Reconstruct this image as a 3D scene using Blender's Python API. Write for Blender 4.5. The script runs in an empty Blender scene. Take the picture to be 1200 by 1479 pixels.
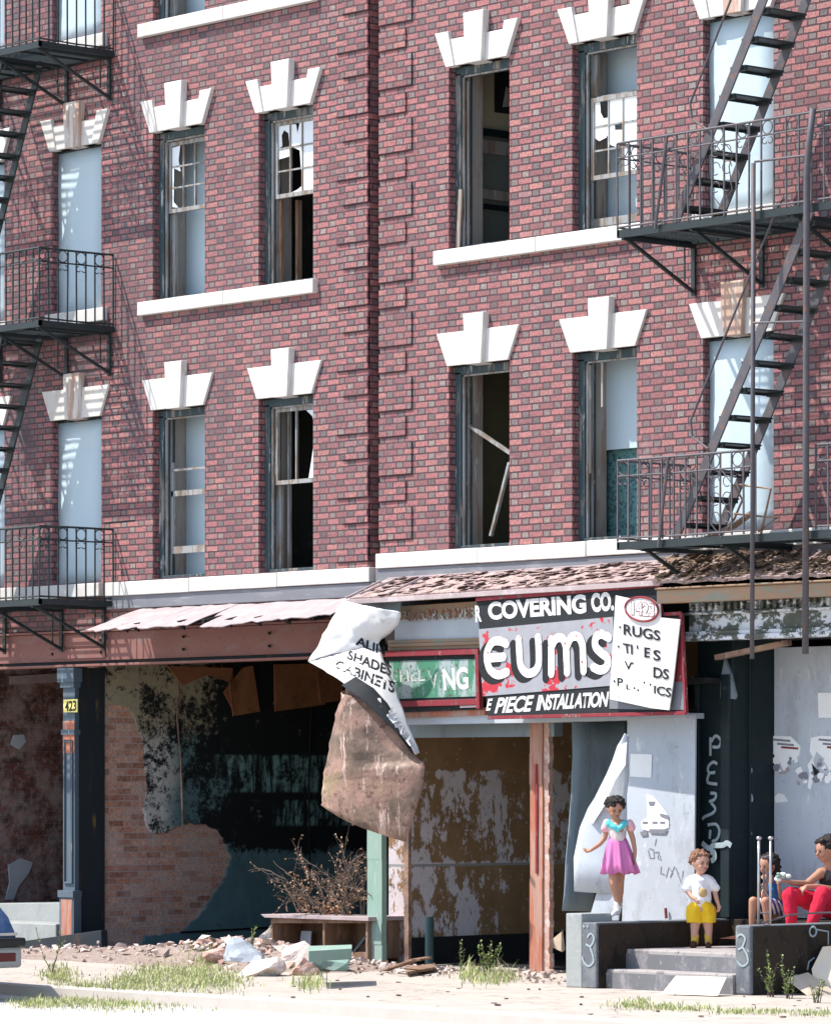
import bpy, bmesh, math, random
from mathutils import Vector, Matrix
random.seed(7)
R = math.radians
# ------------------------------------------------------------------ camera, world, sun, exposure
F = 6165.; PX = 600.; HY = 1130.; TH = R(48.6); DIST = 44.3; CH = 1.92
fw = (-math.sin(TH), math.cos(TH)); rt = (math.cos(TH), math.sin(TH))
CAM = (-DIST*fw[0], -DIST*fw[1], CH)
scene = bpy.context.scene
cd = bpy.data.cameras.new("camera"); cam = bpy.data.objects.new("camera", cd)
scene.collection.objects.link(cam); scene.camera = cam
cam.location = CAM; cam.rotation_euler = (R(90), 0, TH)
cd.sensor_fit = 'HORIZONTAL'; cd.sensor_width = 24; cd.lens = 24*F/1200.
cd.shift_y = (HY-739.5)/1200.; cd.clip_start = .5; cd.clip_end = 500
w = bpy.data.worlds.new("World"); scene.world = w; w.use_nodes = True
SUN_EL = R(56); SUN_AZ = R(42)      # azimuth: from the facade normal towards -X
sd = Vector((-math.sin(SUN_AZ)*math.cos(SUN_EL), -math.cos(SUN_AZ)*math.cos(SUN_EL), math.sin(SUN_EL)))
nt = w.node_tree; bg = nt.nodes['Background']; sky = nt.nodes.new('ShaderNodeTexSky')
sky.sky_type = 'NISHITA'; sky.sun_disc = False; sky.sun_elevation = SUN_EL
sky.sun_rotation = math.atan2(sd.x, sd.y)
nt.links.new(sky.outputs[0], bg.inputs[0]); bg.inputs[1].default_value = .15
sl = bpy.data.lights.new("sun", 'SUN'); sl.energy = 3.9; sl.angle = R(.55); sl.color = (1, .95, .88)
so = bpy.data.objects.new("sun", sl); scene.collection.objects.link(so)
so.rotation_euler = sd.to_track_quat('Z', 'Y').to_euler(); so.location = (0, -20, 30)
vs = scene.view_settings; vs.view_transform = 'Standard'; vs.look = 'None'; vs.gamma = 1
vs.exposure = .98

# ------------------------------------------------------------------ measuring helpers (photo pixel -> place on a real plane)
def _ray(px, py):
    a = (px-PX)/F
    return (fw[0]+a*rt[0], fw[1]+a*rt[1], (HY-py)/F)
def at(px, py, Y=0.):
    d = _ray(px, py); t = (Y-CAM[1])/d[1]
    return Vector((CAM[0]+t*d[0], Y, CAM[2]+t*d[2]))
def atX(px, py, X):
    d = _ray(px, py); t = (X-CAM[0])/d[0]
    return Vector((X, CAM[1]+t*d[1], CAM[2]+t*d[2]))
def atZ(px, py, Z):
    d = _ray(px, py); t = (Z-CAM[2])/d[2]
    return Vector((CAM[0]+t*d[0], CAM[1]+t*d[1], Z))

# ------------------------------------------------------------------ node helpers
class N:
    def __init__(s, name):
        s.m = bpy.data.materials.new(name); s.m.use_nodes = True; s.t = s.m.node_tree
        s.b = s.t.nodes['Principled BSDF']; s.b.inputs['Roughness'].default_value = .8
        s.b.inputs['Specular IOR Level'].default_value = .3
        s._pos = None
    def new(s, typ, **k):
        n = s.t.nodes.new(typ)
        for a, v in k.items(): setattr(n, a, v)
        return n
    def put(s, sock, v):
        if isinstance(v, bpy.types.NodeSocket): s.t.links.new(v, sock)
        else: sock.default_value = v
    def math(s, op, a, b=0., c=0.):
        n = s.new('ShaderNodeMath', operation=op); s.put(n.inputs[0], a); s.put(n.inputs[1], b); s.put(n.inputs[2], c)
        return n.outputs[0]
    def pos(s):
        if s._pos is None: s._pos = s.new('ShaderNodeTexCoord').outputs['Object']
        return s._pos
    def xyz(s, v=None):
        n = s.new('ShaderNodeSeparateXYZ'); s.put(n.inputs[0], v or s.pos()); return n.outputs
    def comb(s, x, y, z=0.):
        n = s.new('ShaderNodeCombineXYZ'); s.put(n.inputs[0], x); s.put(n.inputs[1], y); s.put(n.inputs[2], z); return n.outputs[0]
    def noise(s, scale, detail=5, rough=.6, vec=None, stretch=None, off=0.):
        n = s.new('ShaderNodeTexNoise'); n.inputs['Scale'].default_value = scale
        n.inputs['Detail'].default_value = detail; n.inputs['Roughness'].default_value = rough
        v = vec or s.pos()
        if stretch or off:
            m = s.new('ShaderNodeMapping'); s.put(m.inputs[0], v); m.inputs['Scale'].default_value = stretch or (1, 1, 1)
            m.inputs['Location'].default_value = (off, off*1.7, off*.6); v = m.outputs[0]
        s.put(n.inputs['Vector'], v); return n.outputs[0]
    def step(s, x, lo, hi, a=0., b=1.):
        n = s.new('ShaderNodeMapRange'); n.interpolation_type = 'SMOOTHSTEP'
        s.put(n.inputs[0], x); s.put(n.inputs[1], lo); s.put(n.inputs[2], hi); s.put(n.inputs[3], a); s.put(n.inputs[4], b)
        return n.outputs[0]
    def mix(s, f, a, b, mode='MIX'):
        n = s.new('ShaderNodeMix', data_type='RGBA', blend_type=mode); s.put(n.inputs[0], f)
        for i, v in ((6, a), (7, b)):
            if isinstance(v, (tuple, list)) and len(v) == 3: v = (*v, 1)
            s.put(n.inputs[i], v)
        return n.outputs[2]
    def ramp(s, x, stops):
        n = s.new('ShaderNodeValToRGB'); s.put(n.inputs[0], x); e = n.color_ramp.elements
        while len(e) < len(stops): e.new(.5)
        for el, (p, c) in zip(e, stops): el.position = p; el.color = (*c, 1)
        return n.outputs[0]
    def col(s, c): s.put(s.b.inputs['Base Color'], (*c, 1) if isinstance(c, tuple) else c)
    def bump(s, h, strength=.3, dist=.01):
        n = s.new('ShaderNodeBump'); n.inputs['Strength'].default_value = strength; n.inputs['Distance'].default_value = dist
        s.put(n.inputs['Height'], h); s.put(s.b.inputs['Normal'], n.outputs[0])
    def rough(s, v): s.put(s.b.inputs['Roughness'], v)
    def metal(s, v): s.put(s.b.inputs['Metallic'], v)

def plain(name, c, var=.25, scale=6, rough=.75, c2=None, lo=.45, hi=.62, bump=.25, metal=0, stretch=None, bd=.006, detail=6):
    """a weathered plain colour: c varied by noise, with patches of c2"""
    n = N(name); a = n.noise(scale, detail, .65, stretch=stretch)
    base = n.mix(a, tuple(x*(1-var) for x in c), tuple(min(1, x*(1+var)) for x in c))
    if c2 is not None:
        base = n.mix(n.step(n.noise(scale*1.7, 8, .7, stretch=stretch, off=3.1), lo, hi), base, c2)
    n.col(base); n.rough(rough); n.metal(metal)
    n.bump(n.noise(scale*6, 4, .7, stretch=stretch), bump, bd); return n.m

def brick_mat(name, stretcher, header, mortar, P=.316, h=.0674, soot=0., jw=.0055, flemish=True, lime=0., sootcol=(.075, .060, .070), z0=0.):
    n = N(name)
    x, y, z = n.xyz()
    g = n.new('ShaderNodeNewGeometry').outputs['Normal']; gx, gy, gz = n.xyz(g)
    side = n.math('GREATER_THAN', n.math('ABSOLUTE', gx), .6)
    u = n.math('ADD', n.math('MULTIPLY', x, n.math('SUBTRACT', 1., side)), n.math('MULTIPLY', y, side))
    # small irregularities in the courses
    wob = n.math('MULTIPLY', n.math('SUBTRACT', n.noise(9, 2), .5), .012)
    zz = n.math('ADD', z, wob)
    rv = n.math('DIVIDE', n.math('SUBTRACT', zz, z0), h); row = n.math('FLOOR', rv); v = n.math('FRACT', rv)
    sh = n.math('MULTIPLY', n.math('FLOORED_MODULO', row, 2.), .5)
    jit = n.new('ShaderNodeTexWhiteNoise', noise_dimensions='1D'); n.put(jit.inputs['W'], row)
    uu = n.math('ADD', n.math('ADD', n.math('DIVIDE', u, P), sh), n.math('MULTIPLY', jit.outputs[0], .045))
    cell = n.math('FLOOR', uu); t = n.math('FRACT', uu)
    if flemish:
        hd = n.math('GREATER_THAN', t, .66)
        d = n.math('MINIMUM', n.math('MINIMUM', t, n.math('SUBTRACT', 1., t)), n.math('ABSOLUTE', n.math('SUBTRACT', t, .66)))
        idx = n.math('ADD', n.math('MULTIPLY', cell, 2.), hd)
    else:
        hd = 0.; d = n.math('MINIMUM', t, n.math('SUBTRACT', 1., t)); idx = cell
    du = n.math('MULTIPLY', d, P); dv = n.math('MULTIPLY', n.math('MINIMUM', v, n.math('SUBTRACT', 1., v)), h)
    dist = n.math('MINIMUM', du, dv)
    rough_edge = n.math('MULTIPLY', n.math('SUBTRACT', n.noise(48, 4, .7), .5), .016)
    joint = n.step(n.math('ADD', dist, rough_edge), jw*.55, jw*1.25, 1., 0.)
    wn = n.new('ShaderNodeTexWhiteNoise', noise_dimensions='2D'); n.put(wn.inputs['Vector'], n.comb(idx, row))
    rnd = wn.outputs[0]
    cs = n.ramp(rnd, stretcher); 
    if flemish: cs = n.mix(hd, cs, n.ramp(rnd, header))
    fine = n.noise(38, 6, .75)
    cs = n.mix(.85, cs, n.mix(n.step(fine, .3, .72), (.45, .45, .47), (1.45, 1.4, 1.38)), 'MULTIPLY')
    c = n.mix(joint, cs, mortar)
    if lime:
        c = n.mix(n.math('MULTIPLY', n.step(n.noise(2.6, 8, .7, off=1.3), .42, .62), lime), c, (.52, .44, .42))
        c = n.mix(n.math('MULTIPLY', n.step(n.noise(14, 6, .7, off=5.), .52, .62), lime*.6), c, (.5, .45, .43))
    if soot:
        # grime: bigger patches plus vertical runs
        big = n.step(n.noise(.55, 5, .6, off=2.2), .36, .66)
        runs = n.step(n.noise(1.8, 7, .7, stretch=(1, 1, .16)), .44, .66)
        mid_ = n.step(n.noise(2.6, 8, .75, off=6.), .46, .66)
        left_soot_shade = n.step(x, -7.0, 2.2, 1.15, .36)  # stronger at far left: soot plus fire-escape shade put into the colour
        f = n.math('MULTIPLY', n.math('MULTIPLY', n.math('ADD', n.math('ADD', n.math('MULTIPLY', big, .42), n.math('MULTIPLY', runs, .42)), n.math('MULTIPLY', mid_, .34)), left_soot_shade), soot)
        c = n.mix(n.math('MULTIPLY', n.step(n.noise(1.3, 5, .7, off=14), .35, .7), .35), c, (.19, .085, .085))
        c = n.mix(f, c, sootcol)
        c = n.mix(n.math('MULTIPLY', n.step(n.noise(2.3, 7, .7, off=9.), .60, .74), .22), c, (.55, .40, .40))
    n.col(c); n.rough(.85)
    n.bump(n.math('ADD', n.math('MULTIPLY', joint, -1.), n.math('MULTIPLY', fine, .9)), .5, .007)
    return n.m

M = {}
M['brick'] = brick_mat('red_brick',
    [(0, (.21, .100, .105)), (.2, (.29, .122, .125)), (.42, (.36, .145, .145)), (.66, (.385, .158, .155)), (.86, (.41, .185, .165)), (1, (.28, .16, .165))],
    [(0, (.12, .105, .105)), (.3, (.165, .140, .138)), (.6, (.20, .170, .160)), (.85, (.24, .200, .188)), (1, (.29, .25, .225))],
    (.050, .029, .036), soot=.80, jw=.0088)
M['inbrick'] = brick_mat('old_common_brick',
    [(0, (.34, .15, .10)), (.35, (.56, .27, .18)), (.7, (.66, .40, .30)), (1, (.56, .36, .28))],
    [(0, (0, 0, 0)), (1, (0, 0, 0))], (.46, .38, .35), P=.215, h=.074, soot=.0, flemish=False, lime=.42)
M['darkbrick'] = brick_mat('sooty_common_brick',
    [(0, (.07, .035, .028)), (.4, (.13, .05, .04)), (.7, (.19, .075, .06)), (1, (.12, .07, .06))],
    [(0, (0, 0, 0)), (1, (0, 0, 0))], (.11, .09, .085), P=.215, h=.074, flemish=False, lime=.42)
def stone_mat():
    n = N('white_painted_stone'); a = n.noise(3, 6)
    c = n.mix(a, (.53, .505, .475), (.66, .635, .60))
    c = n.mix(n.math('MULTIPLY', n.step(n.noise(6, 8, .72, stretch=(1, 1, .3)), .50, .68), .6), c, (.44, .37, .31))
    c = n.mix(n.math('MULTIPLY', n.step(n.noise(30, 6, .7, off=4), .66, .72), .5), c, (.30, .2, .14))
    n.col(c); n.bump(n.noise(30, 5), .3, .004); n.rough(.7); return n.m
M['stone'] = stone_mat()
def rusty_stone():
    n = N('rust_streaked_stone'); x, y, z = n.xyz()
    c = n.mix(n.noise(3, 6), (.52, .50, .475), (.64, .61, .58))
    s = n.step(n.noise(9, 5, .6, stretch=(1, 1, .12), off=.4), .44, .56)
    c = n.mix(n.math('MULTIPLY', s, .7), c, (.36, .17, .09)); n.col(c); n.bump(n.noise(30, 5), .3, .004); return n.m
M['rstone'] = rusty_stone()
def board_mat():
    n = N('pale_blue_sheet'); x, y, z = n.xyz()
    c = n.mix(n.noise(1.4, 5, .6), (.40, .50, .555), (.47, .565, .61))
    c = n.mix(n.math('MULTIPLY', n.step(n.noise(5, 7, .7, stretch=(1, 1, .3)), .52, .7), .35), c, (.48, .53, .54))
    c = n.mix(n.math('MULTIPLY', n.step(n.noise(24, 6, .7), .66, .7), .35), c, (.25, .24, .22))
    n.col(c); n.rough(.55); n.bump(n.noise(3, 3), .25, .03); return n.m
M['board'] = board_mat()
def peel(name, paint, wood, under, amt=.52, sc=9, stretch=(1, 1, .14)):
    n = N(name)
    g = n.noise(sc*2.2, 6, .7, stretch=stretch)
    base = n.mix(g, tuple(x*.6 for x in wood), tuple(min(1, x*1.4) for x in wood))
    k = n.noise(sc, 8, .72, stretch=stretch, off=1.9)
    c = n.mix(n.step(k, amt-.03, amt+.05), n.mix(n.noise(4), tuple(x*.8 for x in paint), paint), base)
    c = n.mix(n.step(n.noise(sc*1.6, 7, .7, stretch=stretch, off=7), .60, .66), c, under)
    n.col(c); n.bump(n.math('ADD', g, n.math('MULTIPLY', k, 2.)), .5, .005); return n.m
M['frame'] = peel('peeling_green_black_wood', (.045, .07, .08), (.20, .18, .16), (.42, .42, .42), .56)
M['sash'] = peel('weathered_sash_wood', (.30, .31, .31), (.20, .155, .12), (.50, .49, .47), .50, 12)
M['jamb'] = peel('pale_stripped_wood', (.36, .33, .30), (.27, .20, .16), (.5, .48, .45), .55, 6)
M['iron'] = plain('black_iron', (.018, .026, .028), .4, 8, .5, (.10, .05, .035), .62, .72)
M['greyiron'] = plain('faded_grey_iron', (.085, .08, .09), .4, 8, .6, (.17, .085, .055), .54, .66)
M['glass'] = None
n = N('pale_window_glass'); n.col(n.mix(n.noise(6, 6), (.55, .60, .64), (.80, .82, .83))); n.rough(.25); M['glass'] = n.m  # opaque panes in a pale, slightly varied colour
M['paper'] = plain('old_white_paper', (.78, .78, .76), .1, 9, .8, (.6, .58, .55), .6, .75, .15)
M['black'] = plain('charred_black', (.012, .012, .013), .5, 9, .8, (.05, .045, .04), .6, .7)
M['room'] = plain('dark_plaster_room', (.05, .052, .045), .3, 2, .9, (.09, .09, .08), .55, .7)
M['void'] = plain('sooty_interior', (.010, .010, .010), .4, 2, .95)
M['roomgreen'] = plain('drab_green_plaster', (.16, .175, .15), .2, 2, .9, (.12, .13, .11), .5, .7)
M['roomcream'] = plain('cream_plaster', (.42, .38, .26), .15, 2, .9)
M['olive'] = plain('olive_plaster', (.11, .10, .06), .25, 3, .9, (.08, .08, .05), .5, .7)
M['teal'] = plain('patterned_teal_wallpaper', (.10, .22, .22), .5, 18, .9, (.03, .08, .09), .50, .56)
M['greyband'] = plain('blue_grey_weathered_beam', (.16, .165, .185), .3, 3, .7, (.26, .26, .27), .52, .72, stretch=(.4, 1, 2))
def girder_mat():
    n = N('rusty_red_steel'); c = n.mix(n.noise(1.6, 6), (.16, .065, .055), (.27, .13, .115))
    c = n.mix(n.step(n.noise(5, 8, .7, stretch=(.5, 1, 1.6)), .52, .70), c, (.20, .135, .13))
    c = n.mix(n.step(n.noise(16, 6, .7, off=2), .63, .70), c, (.07, .03, .025))
    n.col(c); n.bump(n.noise(30, 5), .4, .004); n.rough(.7); return n.m
M['girder'] = girder_mat()
M['tin'] = plain('pinkish_weathered_tin', (.36, .29, .29), .25, 3, .7, (.46, .40, .40), .5, .68, stretch=(1, 1, 1))
def frieze_mat():
    n = N('peeling_white_frieze_paint')
    k = n.noise(4.2, 9, .74, stretch=(1, 1, 1.3)); g = n.noise(14, 8, .7)
    dark = n.mix(g, (.03, .04, .035), (.14, .15, .12))
    c = n.mix(n.step(k, .49, .53), dark, (.55, .57, .60)); c = n.mix(n.step(n.noise(9, 7, .7, off=3), .6, .66), c, (.16, .12, .07))
    n.col(c); n.bump(k, .5, .01); return n.m
M['frieze'] = frieze_mat()
M['gutter'] = plain('ochre_rusted_gutter', (.30, .19, .12), .3, 3, .7, (.22, .22, .17), .48, .62, stretch=(.5, 1, 2.5))
M['shingle'] = plain('pinkish_old_shingles', (.38, .28, .26), .5, 14, .9, (.15, .09, .07), .52, .62)
M['bluepanel'] = plain('pale_grey_blue_panel', (.42, .46, .50), .15, 4, .6, (.28, .27, .25), .62, .74)
M['reds'] = peel('peeling_red_paint', (.24, .03, .04), (.16, .09, .09), (.40, .27, .27), .58, 8, (1, 1, .6))
M['signblack'] = plain('faded_sign_black', (.018, .021, .024), .35, 5, .85, (.09, .09, .1), .6, .72)
M['signwhite'] = plain('sign_white_paint', (.62, .61, .60), .12, 5, .6, (.42, .39, .38), .58, .72)
M['signblk2'] = plain('lettering_black_paint', (.016, .017, .019), .3, 20, .85, (.14, .14, .15), .66, .72)
n = N('grey_sign_ground_with_red_undercoat'); k = n.noise(3.1, 8, .66, off=11)
c = n.mix(n.noise(9, 6), (.24, .245, .27), (.33, .335, .36)); c = n.mix(n.step(k, .555, .57), c, (.42, .03, .045))
n.col(c); n.bump(k, .3, .004); M['signgrey'] = n.m
n = N('green_sign_paint_worn'); k = n.noise(7, 8, .7, stretch=(1, 1, .35)); x, y, z = n.xyz()
c = n.mix(n.step(k, .44, .60), (.055, .20, .12), (.30, .36, .36)); n.col(n.mix(n.step(n.noise(22, 6), .6, .64), c, (.10, .06, .05))); M['signgreen'] = n.m
n = N('ghost_lettering'); n.col(n.mix(n.step(n.noise(26, 8, .7, stretch=(1, 1, .4)), .49, .55), (.20, .09, .07), (.42, .43, .42))); M['ghost'] = n.m
n = N('worn_white_lettering'); n.col(n.mix(n.step(n.noise(17, 8, .7), .585, .62), (.72, .72, .70), (.38, .10, .10))); M['wornwhite'] = n.m
M['spray'] = plain('white_spray_paint', (.30, .36, .38), .2, 30, .8, (.10, .14, .15), .55, .68)
M['dkspray'] = plain('dark_spray_paint', (.20, .20, .23), .3, 20, .8)
M['rustsheet'] = None
n = N('rusty_brown_sheet_back'); a = n.noise(2.2, 7, .65); 
c = n.ramp(a, [(.32, (.10, .07, .055)), (.44, (.20, .135, .10)), (.54, (.31, .185, .145)), (.64, (.31, .22, .14)), (.75, (.42, .32, .20))])
c = n.mix(n.step(n.noise(6, 8, .7, off=3), .56, .62), c, (.13, .075, .06)); c = n.mix(n.step(n.noise(3.5, 9, .75, stretch=(3, 1, .4), off=8), .56, .60), c, (.50, .36, .30))
c = n.mix(n.step(n.noise(22, 7, .75, off=1), .60, .64), c, (.07, .045, .04)); n.col(c); n.rough(.5); n.bump(n.math('ADD', n.noise(4, 3), n.math('MULTIPLY', n.noise(14, 5), .3)), .7, .03); M['rustsheet'] = n.m
M['greenpost'] = peel('pale_mint_painted_wood', (.25, .37, .31), (.27, .33, .29), (.42, .47, .42), .52, 6)
M['orangepost'] = peel('orange_red_stripped_wood', (.42, .15, .09), (.38, .22, .17), (.52, .34, .32), .50, 5)
M['oldwood'] = peel('brown_raw_wood', (.20, .115, .07), (.26, .17, .12), (.40, .28, .2), .5, 6)
M['charwood'] = peel('scorched_timber', (.02, .028, .035), (.05, .035, .025), (.16, .10, .04), .58, 5)
M['lath'] = plain('orange_lath_board', (.30, .13, .06), .3, 3, .9, (.16, .07, .035), .5, .7)
M['bluecol'] = peel('blue_grey_cast_iron_paint', (.09, .125, .16), (.10, .12, .13), (.30, .34, .36), .6, 6)
M['darkcol'] = plain('blackish_green_gloss_paint', (.006, .015, .018), .4, 4, .6, (.014, .025, .03), .55, .7)
M['teal_edge'] = plain('teal_painted_edge', (.08, .19, .18), .3, 6, .6, (.25, .33, .32), .55, .68, stretch=(1, 1, .2))
n = N('pale_plywood_sheet'); x, y, z = n.xyz(); c = n.mix(n.noise(1.8, 6), (.36, .40, .45), (.50, .53, .57))
c = n.mix(n.step(n.noise(8, 7, .7, stretch=(1, 1, .4)), .58, .74), c, (.66, .66, .66)); c = n.mix(n.step(n.noise(20, 6), .66, .70), c, (.30, .27, .28)); c = n.mix(n.math('MULTIPLY', n.step(n.noise(2.6, 9, .75, stretch=(1, 1, .45), off=5), .50, .60), .45), c, (.27, .28, .29)); n.col(c); n.bump(n.noise(3, 6), .35, .02); M['ply'] = n.m
M['curtain'] = plain('grey_blue_bent_sheet', (.19, .235, .26), .25, 2, .6, (.12, .15, .17), .5, .7, stretch=(1, 1, .3))
def conc(name, c, c2, c3):
    n = N(name); k = n.noise(3, 9, .7); b = n.mix(k, tuple(x*.8 for x in c), tuple(min(1, x*1.15) for x in c))
    b = n.mix(n.step(n.noise(5, 8, .7, stretch=(1, 1, .5), off=3), .50, .64), b, c2)
    b = n.mix(n.step(n.noise(17, 7, .7, off=8), .60, .68), b, c3); n.col(b); n.bump(n.noise(30, 6), .5, .006); return n.m
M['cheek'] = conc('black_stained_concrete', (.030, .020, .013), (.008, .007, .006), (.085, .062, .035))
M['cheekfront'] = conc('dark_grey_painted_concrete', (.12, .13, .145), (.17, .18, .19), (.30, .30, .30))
M['step'] = conc('grey_concrete_step', (.34, .31, .30), (.17, .16, .16), (.09, .08, .08))
M['riser'] = conc('dark_grey_riser', (.15, .15, .16), (.24, .23, .24), (.36, .33, .31))
M['greyconc'] = conc('light_grey_concrete', (.31, .325, .315), (.25, .27, .265), (.4, .4, .385))
def walk_mat():
    n = N('sunbleached_sidewalk'); x, y, z = n.xyz()
    c = n.mix(n.noise(1.1, 8, .65), (.37, .325, .28), (.46, .415, .365))
    c = n.mix(n.math('MULTIPLY', n.step(n.noise(3.1, 8, .72, off=2), .50, .68), .5), c, (.27, .21, .17))
    jx = n.math('ABSOLUTE', n.math('SUBTRACT', n.math('FRACT', n.math('DIVIDE', x, 1.5)), .5))
    jy = n.math('ABSOLUTE', n.math('SUBTRACT', n.math('FRACT', n.math('DIVIDE', n.math('ADD', y, n.math('MULTIPLY', n.noise(2), .03)), 1.3)), .5))
    j = n.step(n.math('MAXIMUM', jx, jy), .489, .494); c = n.mix(n.math('MULTIPLY', j, .7), c, (.22, .17, .14))
    crk = n.new('ShaderNodeTexVoronoi', feature='DISTANCE_TO_EDGE'); crk.inputs['Scale'].default_value = .45
    mp = n.new('ShaderNodeVectorMath', operation='ADD'); n.put(mp.inputs[0], n.pos()); nn = n.new('ShaderNodeTexNoise'); nn.inputs['Scale'].default_value = 2.5
    n.put(nn.inputs['Vector'], n.pos()); n.put(mp.inputs[1], nn.outputs[1]); n.put(crk.inputs['Vector'], mp.outputs[0])
    c = n.mix(n.step(crk.outputs[0], .004, .012, .55, 0.), c, (.2, .16, .13))
    n.col(c); n.bump(n.noise(25, 7, .7), .5, .01); return n.m
M['walk'] = walk_mat()
M['road'] = plain('pale_dusty_asphalt', (.44, .41, .37), .1, 2, .9, (.38, .35, .31), .5, .7)
M['kerb'] = plain('kerb_stone', (.46, .42, .38), .15, 4, .9)
M['rubble'] = plain('broken_plaster_rubble', (.62, .50, .44), .3, 8, .9, (.70, .64, .58), .5, .6, bump=.6, bd=.02)
M['rubble2'] = plain('pinkish_brick_rubble', (.50, .30, .24), .3, 9, .9, (.62, .5, .45), .5, .62, bump=.6, bd=.02)
M['cardboard'] = plain('faded_cardboard', (.58, .46, .35), .12, 3, .9, (.66, .55, .44), .5, .7)
M['cardlight'] = plain('sunbleached_cardboard', (.72, .62, .50), .1, 3, .9)
def leaf_mat(name, c1, c2, c3):
    n = N(name); g = n.new('ShaderNodeNewGeometry').outputs['Random Per Island']
    n.col(n.ramp(g, [(0, c1), (.5, c2), (1, c3)])); n.rough(.6); return n.m
M['grass'] = leaf_mat('pale_dry_grass', (.20, .26, .08), (.36, .40, .15), (.52, .47, .28))
M['weed'] = leaf_mat('green_weed_leaf', (.08, .15, .035), (.18, .26, .07), (.36, .40, .16))
M['deadleaf'] = leaf_mat('dead_brown_leaf', (.14, .07, .035), (.36, .20, .11), (.55, .36, .24))
M['twig'] = plain('grey_dead_twig', (.12, .09, .075), .4, 8, .9)
M['darkgreen'] = plain('dark_green_pipe', (.02, .05, .055), .3, 6, .5)
M['skin1'] = plain('brown_skin', (.42, .215, .14), .08, 6, .55, bump=.03)
M['skin2'] = plain('light_brown_skin', (.55, .31, .22), .08, 6, .55, bump=.03)
M['skin3'] = plain('tan_skin', (.40, .20, .13), .08, 6, .55, bump=.03)
M['hairdk'] = plain('dark_hair', (.018, .013, .012), .4, 40, .6, bump=.7, bd=.01)
M['hairbr'] = plain('brown_hair', (.075, .038, .024), .4, 40, .6, bump=.7, bd=.01)
M['hairlt'] = plain('light_brown_hair', (.22, .11, .065), .4, 40, .6, bump=.7, bd=.01)
M['chrome'] = plain('dull_chrome', (.45, .44, .44), .2, 8, .3, metal=.8)
M['eye'] = plain('dark_eye', (.02, .015, .012), .1, 5, .3)
M['lip'] = plain('lip', (.36, .11, .09), .1, 5, .5)
def cloth(name, c, var=.12): return plain(name, c, var, 30, .9, bump=.3, bd=.003)
M['yellow'] = cloth('yellow_cotton', (.80, .50, .02)); M['pink'] = cloth('magenta_pink_cotton', (.56, .17, .38))
M['pinklt'] = cloth('light_pink_cotton', (.72, .38, .42)); M['aqua'] = cloth('aqua_cotton', (.12, .52, .56)); M['cream'] = cloth('cream_cotton', (.62, .52, .50))
M['white'] = cloth('white_cotton', (.78, .75, .74)); M['red'] = cloth('red_cotton', (.55, .015, .045)); M['blkcloth'] = cloth('black_cotton', (.02, .02, .023))
M['blue'] = cloth('blue_cotton', (.03, .13, .30)); M['sock'] = cloth('yellow_sock', (.62, .40, .06)); M['shoe'] = cloth('dark_shoe', (.06, .025, .02)); M['whiteshoe'] = cloth('white_shoe', (.65, .64, .66))
M['tan'] = cloth('tan_print', (.50, .34, .15))
n = N('blue_white_striped_cotton'); x, y, z = n.xyz(); n.col(n.mix(n.math('GREATER_THAN', n.math('FRACT', n.math('MULTIPLY', n.math('ADD', x, n.math('MULTIPLY', z, .4)), 22.)), .5), (.70, .62, .66), (.04, .05, .17))); M['stripe'] = n.m

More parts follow.
